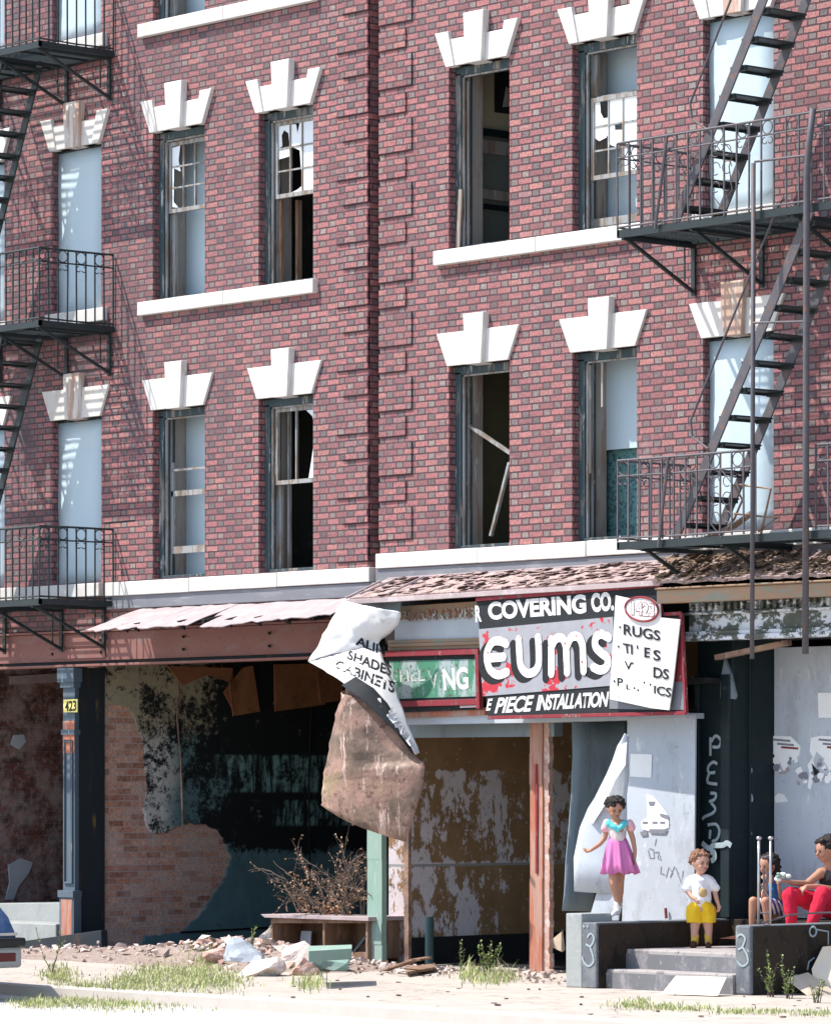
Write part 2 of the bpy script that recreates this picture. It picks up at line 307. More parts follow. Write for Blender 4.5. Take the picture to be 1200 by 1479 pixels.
# ------------------------------------------------------------------ object helpers
COL = scene.collection
def tag(o, label=None, cat=None, group=None, kind=None):
    if label: o['label'] = label
    if cat: o['category'] = cat
    if group: o['group'] = group
    if kind: o['kind'] = kind
    return o
def thing(name, label, cat, loc=(0, 0, 0), group=None, rz=0):
    o = bpy.data.objects.new(name, None); COL.objects.link(o); o.location = loc; o.rotation_euler[2] = rz
    o.empty_display_size = .2
    return tag(o, label, cat, group)
class MB:
    def __init__(s): s.v = []; s.f = []
    def add(s, vs, fs):
        k = len(s.v); s.v += [tuple(v) for v in vs]; s.f += [tuple(i+k for i in f) for f in fs]; return s
    def box(s, a, b):
        x0, y0, z0 = a; x1, y1, z1 = b
        return s.add([(x0,y0,z0),(x1,y0,z0),(x1,y1,z0),(x0,y1,z0),(x0,y0,z1),(x1,y0,z1),(x1,y1,z1),(x0,y1,z1)],
            [(0,3,2,1),(4,5,6,7),(0,1,5,4),(1,2,6,5),(2,3,7,6),(3,0,4,7)])
    def prism(s, pts, d):
        """pts: ring of 3D points; extruded by vector d"""
        n = len(pts); d = Vector(d); a = [Vector(p) for p in pts]
        return s.add(a+[p+d for p in a], [tuple(range(n-1, -1, -1)), tuple(range(n, 2*n))]+[(i, (i+1) % n, n+(i+1) % n, n+i) for i in range(n)])
    def bar(s, p, q, wx, wy=None, up=(0, 0, 1)):
        """rectangular bar from p to q"""
        wy = wy or wx; p = Vector(p); q = Vector(q); d = (q-p).normalized(); u = Vector(up)
        if abs(d.dot(u)) > .98: u = Vector((0, 1, 0))
        a = d.cross(u).normalized()*wx/2; b = d.cross(a).normalized()*wy/2
        return s.prism([p-a-b, p+a-b, p+a+b, p-a+b], q-p)
    def tube(s, pts, r, n=6, r2=None):
        pts = [Vector(p) for p in pts]; k = len(s.v); m = len(pts)
        prev = None
        for i, p in enumerate(pts):
            d = (pts[min(i+1, m-1)]-pts[max(i-1, 0)]).normalized()
            if prev is None:
                u = Vector((0, 0, 1)) if abs(d.z) < .9 else Vector((1, 0, 0)); a = d.cross(u).normalized()
            else: a = (prev-d*prev.dot(d)).normalized()
            prev = a; b = d.cross(a)
            rr = r if r2 is None else r+(r2-r)*i/(m-1)
            for j in range(n):
                t = 2*math.pi*j/n; s.v.append(tuple(p+a*math.cos(t)*rr+b*math.sin(t)*rr))
        for i in range(m-1):
            for j in range(n):
                s.f.append((k+i*n+j, k+i*n+(j+1) % n, k+(i+1)*n+(j+1) % n, k+(i+1)*n+j))
        s.f.append(tuple(k+j for j in range(n-1, -1, -1))); s.f.append(tuple(k+(m-1)*n+j for j in range(n)))
        return s
    def ring(s, c, r, t, plane='xz', n=14, a0=0, a1=360):
        pts = []
        for i in range(n+1):
            a = R(a0+(a1-a0)*i/n); u, v = math.cos(a)*r, math.sin(a)*r
            pts.append(Vector(c)+(Vector((u, 0, v)) if plane == 'xz' else Vector((0, u, v)) if plane == 'yz' else Vector((u, v, 0))))
        return s.tube(pts, t, 4)
    def ell(s, c, r, nu=12, nv=8, rot=None):
        k = len(s.v); c = Vector(c); r = (r, r, r) if not hasattr(r, '__len__') else r
        for i in range(nv+1):
            th = math.pi*i/nv
            for j in range(nu):
                ph = 2*math.pi*j/nu; v = Vector((r[0]*math.sin(th)*math.cos(ph), r[1]*math.sin(th)*math.sin(ph), r[2]*math.cos(th)))
                if rot: v = rot @ v
                s.v.append(tuple(c+v))
        for i in range(nv):
            for j in range(nu): s.f.append((k+i*nu+j, k+(i+1)*nu+j, k+(i+1)*nu+(j+1) % nu, k+i*nu+(j+1) % nu))
        return s
    def build(s, name, mat, parent=None, bevel=0, smooth=False, solid=0, sub=0):
        me = bpy.data.meshes.new(name); me.from_pydata(s.v, [], s.f); me.update()
        bm = bmesh.new(); bm.from_mesh(me); bmesh.ops.remove_doubles(bm, verts=bm.verts, dist=1e-5)
        bmesh.ops.recalc_face_normals(bm, faces=bm.faces); bm.to_mesh(me); bm.free()
        me.materials.append(M[mat] if isinstance(mat, str) else mat)
        o = bpy.data.objects.new(name, me); COL.objects.link(o)
        if parent: o.parent = parent
        if smooth: 
            for p in me.polygons: p.use_smooth = True
        if sub: m = o.modifiers.new('sub', 'SUBSURF'); m.levels = m.render_levels = sub
        if solid: m = o.modifiers.new('sol', 'SOLIDIFY'); m.thickness = solid; m.offset = 0
        if bevel: m = o.modifiers.new('bev', 'BEVEL'); m.width = bevel; m.segments = 2; m.limit_method = 'ANGLE'; m.angle_limit = R(40)
        return o
def box(name, a, b, mat, parent=None, bevel=0): return MB().box(a, b).build(name, mat, parent, bevel)
def jag(pts, n=5, a=2.2, seed=3):
    r_ = random.Random(seed); out_ = []
    for p, q in zip(pts, pts[1:]+pts[:1]):
        L = math.hypot(q[0]-p[0], q[1]-p[1]); m_ = max(1, int(L/n)) if L < 90 else 1
        for i in range(m_): t = i/m_; out_.append((p[0]+(q[0]-p[0])*t+r_.uniform(-a, a), p[1]+(q[1]-p[1])*t+r_.uniform(-a, a)))
    return out_
def poly_px(pts, Y, th, X=None):
    """outline given in photo pixels on the plane y=Y (or x=X), thickness th towards the inside"""
    P3 = [atX(p[0], p[1], X) if X is not None else at(p[0], p[1], Y) for p in pts]
    return MB().prism(P3, (-th, 0, 0) if X is not None else (0, th, 0))
def fine(P_, k=5):
    out_ = []; P_ = [Vector(p) for p in P_]
    for i in range(len(P_)-1):
        p0 = P_[max(i-1, 0)]; p1 = P_[i]; p2 = P_[i+1]; p3 = P_[min(i+2, len(P_)-1)]
        for j in range(k):
            t = j/k; out_.append(.5*((2*p1)+(p2-p0)*t+(2*p0-5*p1+4*p2-p3)*t*t+(3*p1-p0-3*p2+p3)*t**3))
    return out_+[P_[-1]]
def crease(g, amp, sc=3., edge=.006):
    from mathutils import noise as mn
    r_ = random.Random(9); out_ = []
    for v in g.v:
        v = Vector(v); k = abs(mn.noise(v*sc))+.5*abs(mn.noise(v*sc*2.1+Vector((5, 1, 2)))); out_.append(tuple(v+Vector((r_.uniform(-edge, edge)*.4, -amp*(1-2*k), r_.uniform(-edge, edge)*.4))))
    g.v = out_; return g
def loft(A, B, m, bulge=0., bdir=(0, -1, 0), wob=0.):
    """grid between two rails of 3D points"""
    g = MB(); n = len(A); vs_ = []
    for i in range(n):
        for j in range(m+1):
            t = j/m; p = Vector(A[i]).lerp(Vector(B[i]), t)+Vector(bdir)*(bulge*math.sin(math.pi*t)+wob*math.sin(i*1.9+t*5.1)*math.sin(t*9+i*.7))
            vs_.append(p)
    return g.add(vs_, [(i*(m+1)+j, i*(m+1)+j+1, (i+1)*(m+1)+j+1, (i+1)*(m+1)+j) for i in range(n-1) for j in range(m)])
def text(name, s, quad, mat, parent, bold=.03, shear=0., X=None, Y=None, plane=None, space=1.0, push=(0, -.003, 0), wrap=None):
    """lettering fitted to a quad of points (TL,TR,BR,BL); points are photo pixels on plane Y / X or 3D points"""
    cu = bpy.data.curves.new('t', 'FONT'); cu.body = s; cu.offset = bold; cu.shear = shear; cu.resolution_u = 5; cu.space_character = space
    o = bpy.data.objects.new('t', cu); COL.objects.link(o)
    dg = bpy.context.evaluated_depsgraph_get(); dg.update(); me = bpy.data.meshes.new_from_object(o.evaluated_get(dg))
    bpy.data.objects.remove(o); bpy.data.curves.remove(cu)
    xs = [v.co.x for v in me.vertices]; ys = [v.co.y for v in me.vertices]
    x0, x1, y0, y1 = min(xs), max(xs), min(ys), max(ys)
    if wrap:      # lettering laid on a curled sheet: each point found where the line from the eye meets the sheet
        last = 43.
        for v in me.vertices:
            u = (v.co.x-x0)/(x1-x0); t = (v.co.y-y0)/(y1-y0); Q = [Vector((p_[0], p_[1])) for p_ in quad]
            p = Q[3].lerp(Q[2], u).lerp(Q[0].lerp(Q[1], u), t); d_ = Vector(_ray(p.x, p.y))
            h = [t_.ray_cast(Vector(CAM), d_.normalized()) for t_ in wrap]; h = [q_ for q_ in h if q_[0] is not None]
            if h: k_ = min(h, key=lambda q_: q_[3]); last = k_[3]; v.co = k_[0]-d_.normalized()*.006
            else: v.co = Vector(CAM)+d_.normalized()*(last-.01)
        me.name = name; me.materials.clear(); me.materials.append(M[mat]); ob = bpy.data.objects.new(name, me); COL.objects.link(ob); ob.parent = parent; ob.matrix_parent_inverse = world_of(parent).inverted()
        return ob
    q = []
    for p in quad:
        if len(p) == 3: q.append(Vector(p))
        else: q.append(atX(p[0], p[1], X) if X is not None else at(p[0], p[1], Y))
    for v in me.vertices:
        u = (v.co.x-x0)/(x1-x0); t = (v.co.y-y0)/(y1-y0)
        top = q[0].lerp(q[1], u); bot = q[3].lerp(q[2], u); v.co = bot.lerp(top, t)+Vector(push)
    me.name = name; me.materials.clear(); me.materials.append(M[mat])
    ob = bpy.data.objects.new(name, me); COL.objects.link(ob); ob.parent = parent
    if parent: ob.matrix_parent_inverse = world_of(parent).inverted()
    return ob
def stroke(name, lines, r, mat, parent, Y=None, X=None, push=(0, -.008, 0)):
    b = MB()
    for ln in lines:
        P3 = [(atX(x, y, X) if X is not None else at(x, y, Y))+Vector(push) for x, y in ln]
        if len(P3) > 2:   # smooth the polyline
            out = []
            for i in range(len(P3)-1):
                p0 = P3[max(i-1, 0)]; p1 = P3[i]; p2 = P3[i+1]; p3 = P3[min(i+2, len(P3)-1)]
                for k in range(5):
                    t = k/5; out.append(.5*((2*p1)+(p2-p0)*t+(2*p0-5*p1+4*p2-p3)*t*t+(3*p1-p0-3*p2+p3)*t**3))
            out.append(P3[-1]); P3 = out
        b.tube(P3, r, 6)
    for i_, v_ in enumerate(b.v):      # paint: flattened on to its surface
        if X is None and Y is not None: b.v[i_] = (v_[0], Y-.0025+(v_[1]-Y-push[1])*.06, v_[2])
    return b.build(name, mat, parent)
exec_parts = True
# ------------------------------------------------------------------ ground
def sheet(name, x0, x1, y0, y1, z, mat, nx=1, ny=1, amp=0.):
    b = MB(); vs_ = [(x0+(x1-x0)*i/nx, y0+(y1-y0)*j/ny, z+(random.uniform(-amp, amp) if amp else 0)) for j in range(ny+1) for i in range(nx+1)]
    b.add(vs_, [(j*(nx+1)+i, j*(nx+1)+i+1, (j+1)*(nx+1)+i+1, (j+1)*(nx+1)+i) for j in range(ny) for i in range(nx)])
    return tag(b.build(name, mat, smooth=amp > 0), kind='structure')
sheet('ground', -150, 150, -150, 150, -.30, 'road')
sheet('road', -60, 60, -17, -5.35, -.11, 'road')
sheet('sidewalk', -25, 25, -5.2, 8.5, 0, 'walk')
tag(box('kerb', (-25, -5.35, -.3), (25, -5.2, .006), 'kerb', bevel=.02), kind='structure')

# ------------------------------------------------------------------ the two brick buildings
WX = dict(O=(-8.17, -7.24), A=(-6.31, -5.375), B=(-4.43, -3.50), C=(-2.57, -1.65), D=(.52, 1.44), E=(2.36, 3.28), F=(4.19, 5.13), G=(6.05, 6.98))
LZ = {2: (4.19, 6.07), 3: (7.29, 9.17), 4: (10.40, 12.28)}
RZ = {2: (4.32, 6.20), 3: (7.40, 9.28)}
LB = thing('brick_building', 'left red brick tenement with a burnt out ground floor under a rusty girder', 'building', (-5.4, 0, 0), 'adjoining brick tenements')
RB = thing('brick_building', 'right red brick tenement carrying the floor covering shop sign and stoop', 'building', (3.5, 0, 0), 'adjoining brick tenements')
def under(parent):   # parts keep world-space coordinates in their meshes; parents sit at their base
    bpy.context.view_layer.update(); 
def wall(name, x0, x1, z0, z1, ops, parent, depth=.34):
    xs = sorted({x0, x1, *[o[0] for o in ops], *[o[1] for o in ops]}); zs = sorted({z0, z1, *[o[2] for o in ops], *[o[3] for o in ops]})
    b = MB()
    for i in range(len(xs)-1):
        for j in range(len(zs)-1):
            cx, cz = (xs[i]+xs[i+1])/2, (zs[j]+zs[j+1])/2
            if any(o[0] < cx < o[1] and o[2] < cz < o[3] for o in ops): continue
            for Y in (0, depth):
                b.add([(xs[i], Y, zs[j]), (xs[i+1], Y, zs[j]), (xs[i+1], Y, zs[j+1]), (xs[i], Y, zs[j+1])], [(0, 1, 2, 3)])
    for a, c, e, f in ops+[(x0, x1, z0, z1)]:
        b.add([(a, 0, e), (a, depth, e), (a, depth, f), (a, 0, f)], [(0, 1, 2, 3)]); b.add([(c, 0, e), (c, depth, e), (c, depth, f), (c, 0, f)], [(0, 1, 2, 3)])
        b.add([(a, 0, e), (c, 0, e), (c, depth, e), (a, depth, e)], [(0, 1, 2, 3)]); b.add([(a, 0, f), (c, 0, f), (c, depth, f), (a, depth, f)], [(0, 1, 2, 3)])
    return b.build(name, 'brick', parent)
for B_ in (LB, RB): B_['_off'] = 0
# children use absolute coordinates: cancel the root's offset
def child(o, root): o.parent = root; o.matrix_parent_inverse = root.matrix_basis.inverted(); return o
_ob = MB.build
def _build(s, name, mat, parent=None, **k):
    o = _ob(s, name, mat, None, **k)
    if parent: 
        o.parent = parent; o.matrix_parent_inverse = world_of(parent).inverted()
    return o
def world_of(p):
    m = p.matrix_basis.copy()
    if p.parent: m = world_of(p.parent) @ p.matrix_parent_inverse @ m
    return m
MB.build = lambda s, name, mat, parent=None, bevel=0, smooth=False, solid=0, sub=0: _build(s, name, mat, parent, bevel=bevel, smooth=smooth, solid=solid, sub=sub)
for k_ in list(LB.keys()):
    if k_ == '_off': del LB['_off']; del RB['_off']

TOPZ = 12.6
lops = [(*WX[c], *LZ[f]) for c in 'OABC' for f in (2, 3, 4)]
rops = [(*WX[c], *RZ[f]) for c in 'DEFG' for f in (2, 3)]
wall('wall', -10.5, -.74, 3.66, TOPZ, lops, LB)
wall('wall', -.56, 9.0, 3.95, TOPZ, rops, RB)
b = MB(); b.box((-.78, .30, 3.9), (-.52, .42, TOPZ)); b.build('recess_wall', 'brick', LB)
# toothed brick quoins either side of the groove
def quoins(x_edge, sgn, parent, z0, ph):
    b = MB(); h = .0674; z = z0; k = ph
    while z < TOPZ-.4:
        n, wd = ((5, .515), (3, .42))[k % 2]
        xa, xb = sorted((x_edge, x_edge+sgn*wd)); b.box((xa, -.021, z), (xb, .02, z+n*h-.003)); z += (n+1)*h; k += 1
    return b.build('quoin', 'brick', parent, bevel=.004)
quoins(-.74, -1, LB, 4.18+.0674*1, 0); quoins(-.56, 1, RB, 4.32+.0674*2, 0)

# interiors (dark rooms so that open windows look into real space)
def quadbox(name, a, b_, mat, parent): return box(name, a, b_, mat, parent)
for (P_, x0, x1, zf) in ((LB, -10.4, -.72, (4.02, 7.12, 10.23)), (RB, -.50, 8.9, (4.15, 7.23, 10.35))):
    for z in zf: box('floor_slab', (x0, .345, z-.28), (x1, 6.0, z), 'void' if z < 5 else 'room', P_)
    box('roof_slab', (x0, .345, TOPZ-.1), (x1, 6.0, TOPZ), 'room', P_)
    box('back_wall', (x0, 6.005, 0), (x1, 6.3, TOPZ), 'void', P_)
for x, P_, m in ((-10.5, LB, 'room'), (-3.0, LB, 'room'), (8.86, RB, 'room')):
    box('partition_wall', (x-.05, .345, 4.03), (x+.1, 6.0, TOPZ-.1), m, P_)
box('partition_wall', (-.71, .345, 4.3), (-.45, 6.0, TOPZ-.1), 'room', LB)
# room behind the open windows of the right house: rail-divided plaster wall
box('partition_wall', (.28, .36, 7.24), (.34, 5.0, 10.05), 'roomgreen', RB)
box('partition_wall', (.28, .36, 4.16), (.34, 5.0, 6.93), 'olive', RB)
box('partition_wall', (1.95, .36, 4.16), (2.1, 5.0, 6.93), 'roomcream', RB)
rm = box('wall_upper_plaster', (.3405, .36, 8.72), (.355, 1.32, 10.05), 'roomcream', RB); box('picture_rail', (.355, .36, 8.66), (.40, 4.8, 8.73), 'darkcol', rm)
box('wall_upper_plaster', (.3405, 1.36, 8.72), (.353, 4.8, 10.05), 'darkcol', RB)
box('picture_rail', (.341, .36, 8.48), (.36, 4.8, 8.62), 'jamb', RB); box('picture_rail', (.341, .36, 8.00), (.38, 4.8, 8.10), 'jamb', RB); box('picture_rail', (.341, .36, 7.90), (.37, 4.8, 7.95), 'darkcol', RB)

# ---- lintels, sills
def lintel(c, z, kind, parent, mat='stone', off=0.):
    a, b_ = WX[c]; m = (a+b_)/2
    g = MB(); s = .17
    def xe(side, h): return (a-s*h/.36) if side < 0 else (b_+s*h/.36)
    if kind == 'step':
        mid = [(a+.125, z), (b_-.125, z), (b_-.125+.16, z+.28), (a+.125-.16, z+.28)]
        o0, o1 = xe(-1, .36), xe(1, .36)
        out_ = [(a, z), (b_, z), (o1, z+.36), (o1-.205, z+.36), (o1-.185, z+.28), (o0+.185, z+.28), (o0+.205, z+.36), (o0, z+.36)]
        g.prism([(x, -.030, q) for x, q in out_], (0, .12, 0))
    else:
        g.prism([(a, -.03, z), (b_, -.03, z), (xe(1, .345), -.03, z+.345), (xe(-1, .345), -.03, z+.345)], (0, .11, 0))
    lo = g.build('lintel', 'stone', parent, bevel=.006)
    if kind == 'step':
        for sd_ in (-1, 1):
            o = xe(sd_, .36); e0 = a if sd_ < 0 else b_; q = -sd_
            MB().prism([(e0, -.048, z-.004), (e0+.125*q, -.048, z-.004), (o+.205*q, -.048, z+.362), (o, -.048, z+.362)], (0, .10, 0)).build('end_block', 'stone', lo, bevel=.005)
    k = MB(); k.prism([(m-.118, -.085, z-.012), (m+.118, -.085, z-.012), (m+.155, -.085, z+.51), (m-.155, -.085, z+.51)], (0, .17, 0))
    k.build('keystone', mat, lo, bevel=.008)
for c in 'OABC':
    lintel(c, 9.17, 'step', LB, 'rstone' if c in 'OA' else 'stone'); lintel(c, 6.07, 'slab', LB, 'rstone' if c in 'OA' else 'stone')
for c in 'DEFG':
    lintel(c, 9.28, 'step', RB, 'rstone' if c in 'FG' else 'stone'); lintel(c, 6.20, 'slab', RB, 'rstone' if c in 'FG' else 'stone')
def sill(x0, x1, zt, parent, h=.15): 
    b = MB(); n = max(1, round((x1-x0)/1.7))
    for i in range(n):
        xa = x0+(x1-x0)*i/n; xb = x0+(x1-x0)*(i+1)/n
        dz = random.uniform(-.004, .004); b.box((xa+.003, -.07+dz, zt-h+dz), (xb-.003, .10, zt+dz))
    return b.build('window_sill', 'stone', parent, bevel=.008)
for z in (7.29, 10.40):
    sill(-4.63, -1.57, z, LB); sill(-6.37, -5.26, z, LB); sill(-8.3, -7.1, z, LB)
sill(-10.4, -5.33, 4.18, LB, .15); sill(-5.22, -.66, 4.175, LB, .155)
sill(.35, 3.44, 7.40, RB); sill(4.10, 5.22, 7.40, RB); sill(5.95, 7.1, 7.40, RB)
sill(-.56, 9.0, 4.31, RB, .155)
b = MB(); b.box((-5.22, -.045, 3.87), (-.60, .02, 4.015)); b.build('beam_board', 'greyband', LB, bevel=.006)
b = MB(); b.box((-.58, -.045, 3.99), (9.0, .02, 4.15)); b.build('beam_board', 'greyband', RB, bevel=.006)

# ---- windows
def window(c, z0, z1, parent, label=None):
    a, b_ = WX[c]
    w_ = MB()
    # outer frame: head and jambs, mouldings stepping in
    w_.box((a+.002, .085, z0+.002), (a+.085, .25, z1-.06)); w_.box((b_-.085, .085, z0+.002), (b_-.002, .25, z1-.06)); w_.box((a+.002, .085, z1-.085), (b_-.002, .25, z1-.002))
    w_.box((a+.002, .09, z0+.002), (b_-.002, .30, z0+.035))
    o = w_.build('window', 'frame', parent, bevel=.005)
    if label: o['label'] = label
    st = MB(); st.box((a+.086, .11, z0+.04), (a+.108, .135, z1-.09)); st.box((b_-.108, .11, z0+.04), (b_-.086, .135, z1-.09)); st.box((a+.086, .11, z1-.105), (b_-.086, .135, z1-.087))
    st.box((a+.086, .175, z0+.04), (a+.102, .20, z1-.09))
    st.build('stop_moulding', 'sash', o)
    j = MB(); j.box((a+.003, .252, z0+.01), (a+.055, .42, z1-.02)); j.box((b_-.055, .252, z0+.01), (b_-.003, .42, z1-.02)); j.build('inner_jamb', 'jamb', o)
    return o
def boarded(c, z0, z1, parent, Y=.085):
    a, b_ = WX[c]; n = 10; g = MB()
    vs_ = []; fs = []
    for j in range(n+1):
        for i in range(4):
            vs_.append((a+.008+(b_-a-.016)*i/3, Y+.006*math.sin(j*1.3+i*2.1+z0), z0+.004+(z1-z0-.03)*j/n))
    fs = [(j*4+i, j*4+i+1, (j+1)*4+i+1, (j+1)*4+i) for j in range(n) for i in range(3)]
    g.add(vs_, fs); o = g.build('window', 'board', parent, smooth=True, solid=.006); o['label'] = 'window opening closed by a pale blue sheet'
    fr = MB(); fr.box((a+.004, Y+.02, z0+.002), (a+.06, Y+.14, z1-.002)); fr.box((b_-.06, Y+.02, z0+.002), (b_-.004, Y+.14, z1-.002)); fr.box((a+.06, Y+.02, z1-.05), (b_-.06, Y+.14, z1-.002)); fr.build('frame', 'frame', o)
    return o
def sash(o, a, b_, z0, z1, Y, cols, rows, mat='sash', rail=.045, mun=.018, skip=()):
    g = MB(); t = .035
    g.box((a, Y, z0), (a+rail, Y+t, z1)); g.box((b_-rail, Y, z0), (b_, Y+t, z1)); g.box((a+rail, Y, z0), (b_-rail, Y+t, z0+rail)); g.box((a+rail, Y, z1-rail), (b_-rail, Y+t, z1))
    for i in range(1, cols):
        if ('c', i) in skip: continue
        x = a+rail+(b_-a-2*rail)*i/cols; g.box((x-mun/2, Y+.004, z0+rail), (x+mun/2, Y+t-.004, z1-rail))
    for j in range(1, rows):
        if ('r', j) in skip: continue
        z = z0+rail+(z1-z0-2*rail)*j/rows; g.box((a+rail, Y+.006, z-mun/2), (b_-rail, Y+t-.006, z+mun/2))
    return g.build('sash', mat, o)
def backboard(o, c, z0, z1, Y=.44, mat='board', x0=None, x1=None):
    a, b_ = WX[c]; g = MB(); g.box((x0 or a-.12, Y, z0-.15), (x1 or b_+.2, Y+.02, z1+.1)); return g.build('board', mat, o)
def shard(o, pts, Y, mat='glass'):
    g = MB(); g.prism([(x, Y, z) for x, z in pts], (0, .004, 0)); return g.build('glass', mat, o)
for c in 'OA':
    for f in (2, 3, 4): boarded(c, *LZ[f], LB)
for c in 'FG':
    for f in (2, 3): boarded(c, *RZ[f], RB)
# B windows: frames with a pale board behind
for f in (2, 3, 4):
    z0, z1 = LZ[f]; o = window('B', z0, z1, LB); a, b_ = WX['B']; backboard(o, 'B', z0, z1, .43)
    if f != 2:
        sash(o, a+.11, b_-.11, z0+.98, z1-.11, .14, 3, 3)
        shard(o, [(a+.16, z0+1.05), (a+.16, z1-.17), (a+.30, z1-.16), (a+.27, z1-.32), (a+.31, z1-.45), (a+.19, z1-.40), (a+.185, z0+1.1), (a+.27, z0+1.03)], .15)
        g = MB(); g.box((a+.11, .19, z0+.04), (a+.16, .23, z0+.98)); g.build('sash', 'sash', o)
    else:
        g = MB(); g.box((a+.11, .17, z0+.28), (b_-.11, .205, z0+.36)); g.box((a+.11, .17, z0+.92), (b_-.11, .205, z0+.98)); g.box((a+.14, .17, z0+1.20), (b_-.11, .20, z0+1.225))
        g.box((a+.11, .17, z0+.36), (a+.15, .20, z0+1.30)); g.build('sash', 'sash', o)
# C windows: open to a black room
for f in (2, 3, 4):
    z0, z1 = LZ[f]; a, b_ = WX['C']; o = window('C', z0, z1, LB)
    g = MB(); g.box((-3.05, .42, z0-.1), (b_+.5, .44, z0-.01)); g.build('stool', 'jamb', o)
    zs = z0+.95
    if f == 3 or f == 4:
        sash(o, a+.11, b_-.11, zs, z1-.10, .14, 3, 3)
        X0, X1 = a+.155, b_-.155; dx = (X1-X0)/3; Z0, Z1 = zs+.045, z1-.145; dz = (Z1-Z0)/3
        for i in range(3):
            for j in range(3):
                x0_, x1_, q0, q1 = X0+i*dx, X0+(i+1)*dx, Z0+j*dz, Z0+(j+1)*dz
                if i == 2: shard(o, [(x0_, q0), (x1_, q0), (x1_, q1), (x0_, q1)], .155)
                elif (i, j) == (1, 2): shard(o, [(x0_, q0), (x1_, q0), (x1_, q1), (x0_+dx*.75, q1), (x0_+dx*.55, q1-dz*.45), (x0_+dx*.45, q1-.01), (x0_, q1)], .155)
                elif (i, j) == (0, 2): shard(o, [(x0_, q0), (x0_+.06, q0+.03), (x0_+.05, q1-.1), (x0_+.09, q1-.05), (x1_-.04, q1-.09), (x1_-.02, q0+.04), (x1_, q0), (x1_, q1), (x0_, q1)], .155)
                elif (i, j) == (0, 1): shard(o, [(x0_, q0+dz*.55), (x1_, q0+dz*.62), (x1_, q1), (x0_, q1)], .155); 
                elif (i, j) == (1, 0): shard(o, [(x0_, q0), (x1_, q0), (x1_, q0+.06), (x0_+dx*.5, q0+.02)], .155)
                elif (i, j) == (1, 1): shard(o, [(x1_-.03, q0), (x1_, q0), (x1_, q1), (x0_+.02, q1), (x1_-.05, q1-.05)], .155)
        g = MB(); g.box((a+.11, .19, z0+.04), (a+.155, .225, zs)); g.box((a+.19, .36, z0+.03), (a+.23, .42, zs)); g.build('sash', 'oldwood', o)
    else:
        sash(o, a+.11, b_-.11, zs, z1-.10, .14, 2, 1)
        shard(o, [(b_-.155, zs+.05), (b_-.155, zs+.5), (b_-.21, zs+.25), (b_-.26, zs+.05)], .155); shard(o, [(b_-.155, z1-.15), (b_-.155, z1-.34), (b_-.20, z1-.22), (b_-.30, z1-.15)], .155)
        g = MB(); g.box((a+.11, .19, z0+.04), (a+.155, .225, zs)); g.box((a+.18, .26, z0+.03), (a+.20, .30, z1-.1)); g.build('sash', 'sash', o)
# D windows: empty openings
z0, z1 = RZ[3]; a, b_ = WX['D']; o = window('D', z0, z1, RB)
g = MB(); g.bar((a+.06, .075, z0+.01), (a+.10, .075, z0+.62), .05, .02); g.box((a+.112, .15, z0+.03), (a+.125, .17, z1-.14)); g.build('loose_strip', 'jamb', o)
pic = MB(); pic.box((.3555, .78, 8.92), (.375, 1.12, 9.42)); pc = pic.build('picture', 'black', RB); pc['label'] = 'dark torn picture left on the room wall'
MB().prism([(.376, .88, 8.98), (.376, 1.0, 9.0), (.376, 1.02, 9.16), (.376, .93, 9.2)], (.004, 0, 0)).build('torn_patch', 'jamb', pc)
z0, z1 = RZ[2]; o = window('D', z0, z1, RB)
g = MB(); g.bar(at(677, 614, .2), at(738, 655, .24), .05, .03); g.bar(at(736, 668, .24), at(709, 774, .24), .035, .03); g.build('broken_rail', 'sash', o)
g = MB(); g.bar(at(671, 640, .16), at(672, 736, .16), .02, .02); g.build('loose_strip', 'jamb', o)
# E windows
z0, z1 = RZ[3]; a, b_ = WX['E']; o = window('E', z0, z1, RB); backboard(o, 'E', z0, z1, .46)
sash(o, a+.11, b_-.11, z0+.52, z0+1.34, .15, 3, 3, skip=(('c', 3),))
g = MB(); g.box((a+.10, .20, z0+1.30), (b_-.10, .235, z0+1.36)); g.box((a+.10, .20, z0+1.3), (a+.15, .235, z1-.1)); g.box((a+.10, .20, z0+.06), (b_-.10, .235, z0+.14)); g.build('sash', 'sash', o)
X0, X1 = a+.155, b_-.155; dx = (X1-X0)/3; Z0 = z0+.565; dz = (.82-.09)/3
for pts in ([(0, 2), (.0, 3), (.35, 3), (.4, 2.55), (.6, 2.3), (.95, 2.3), (.95, 3), (3, 3), (3, 2), (0, 2)][:-1], [(0, 1.55), (0, 2), (1, 2), (1, 1.5), (.9, 1.62), (.8, 1.5), (.3, 1.4)], [(1, 1.2), (1, 2), (1.4, 2), (1.4, 1.75), (2, 1.7), (2, 1.2), (1.5, 1.05)]):
    shard(o, [(X0+p*dx, Z0+q*dz) for p, q in pts], .165, 'paper')
shard(o, [(X0+2*dx, Z0), (X1, Z0), (X1, Z0+2*dz), (X0+2*dx, Z0+2*dz)], .165)
z0, z1 = RZ[2]; o = window('E', z0, z1, RB); backboard(o, 'E', z0+1.08, z1, .42)
g = MB(); g.box((a-.25, .50, z0), (a+.42, .515, z0+1.2)); g.build('wallpaper', 'teal', o); g = MB(); g.box((a+.43, .60, z0), (b_+.4, .62, z0+1.3)); g.build('wallpaper', 'olive', o)
g = MB(); g.box((a+.1, .13, z0+.68), (a+.12, .15, z1-.12)); g.box((a+.28, .13, z1-.55), (a+.30, .15, z1-.10)); g.build('loose_strip', 'jamb', o)
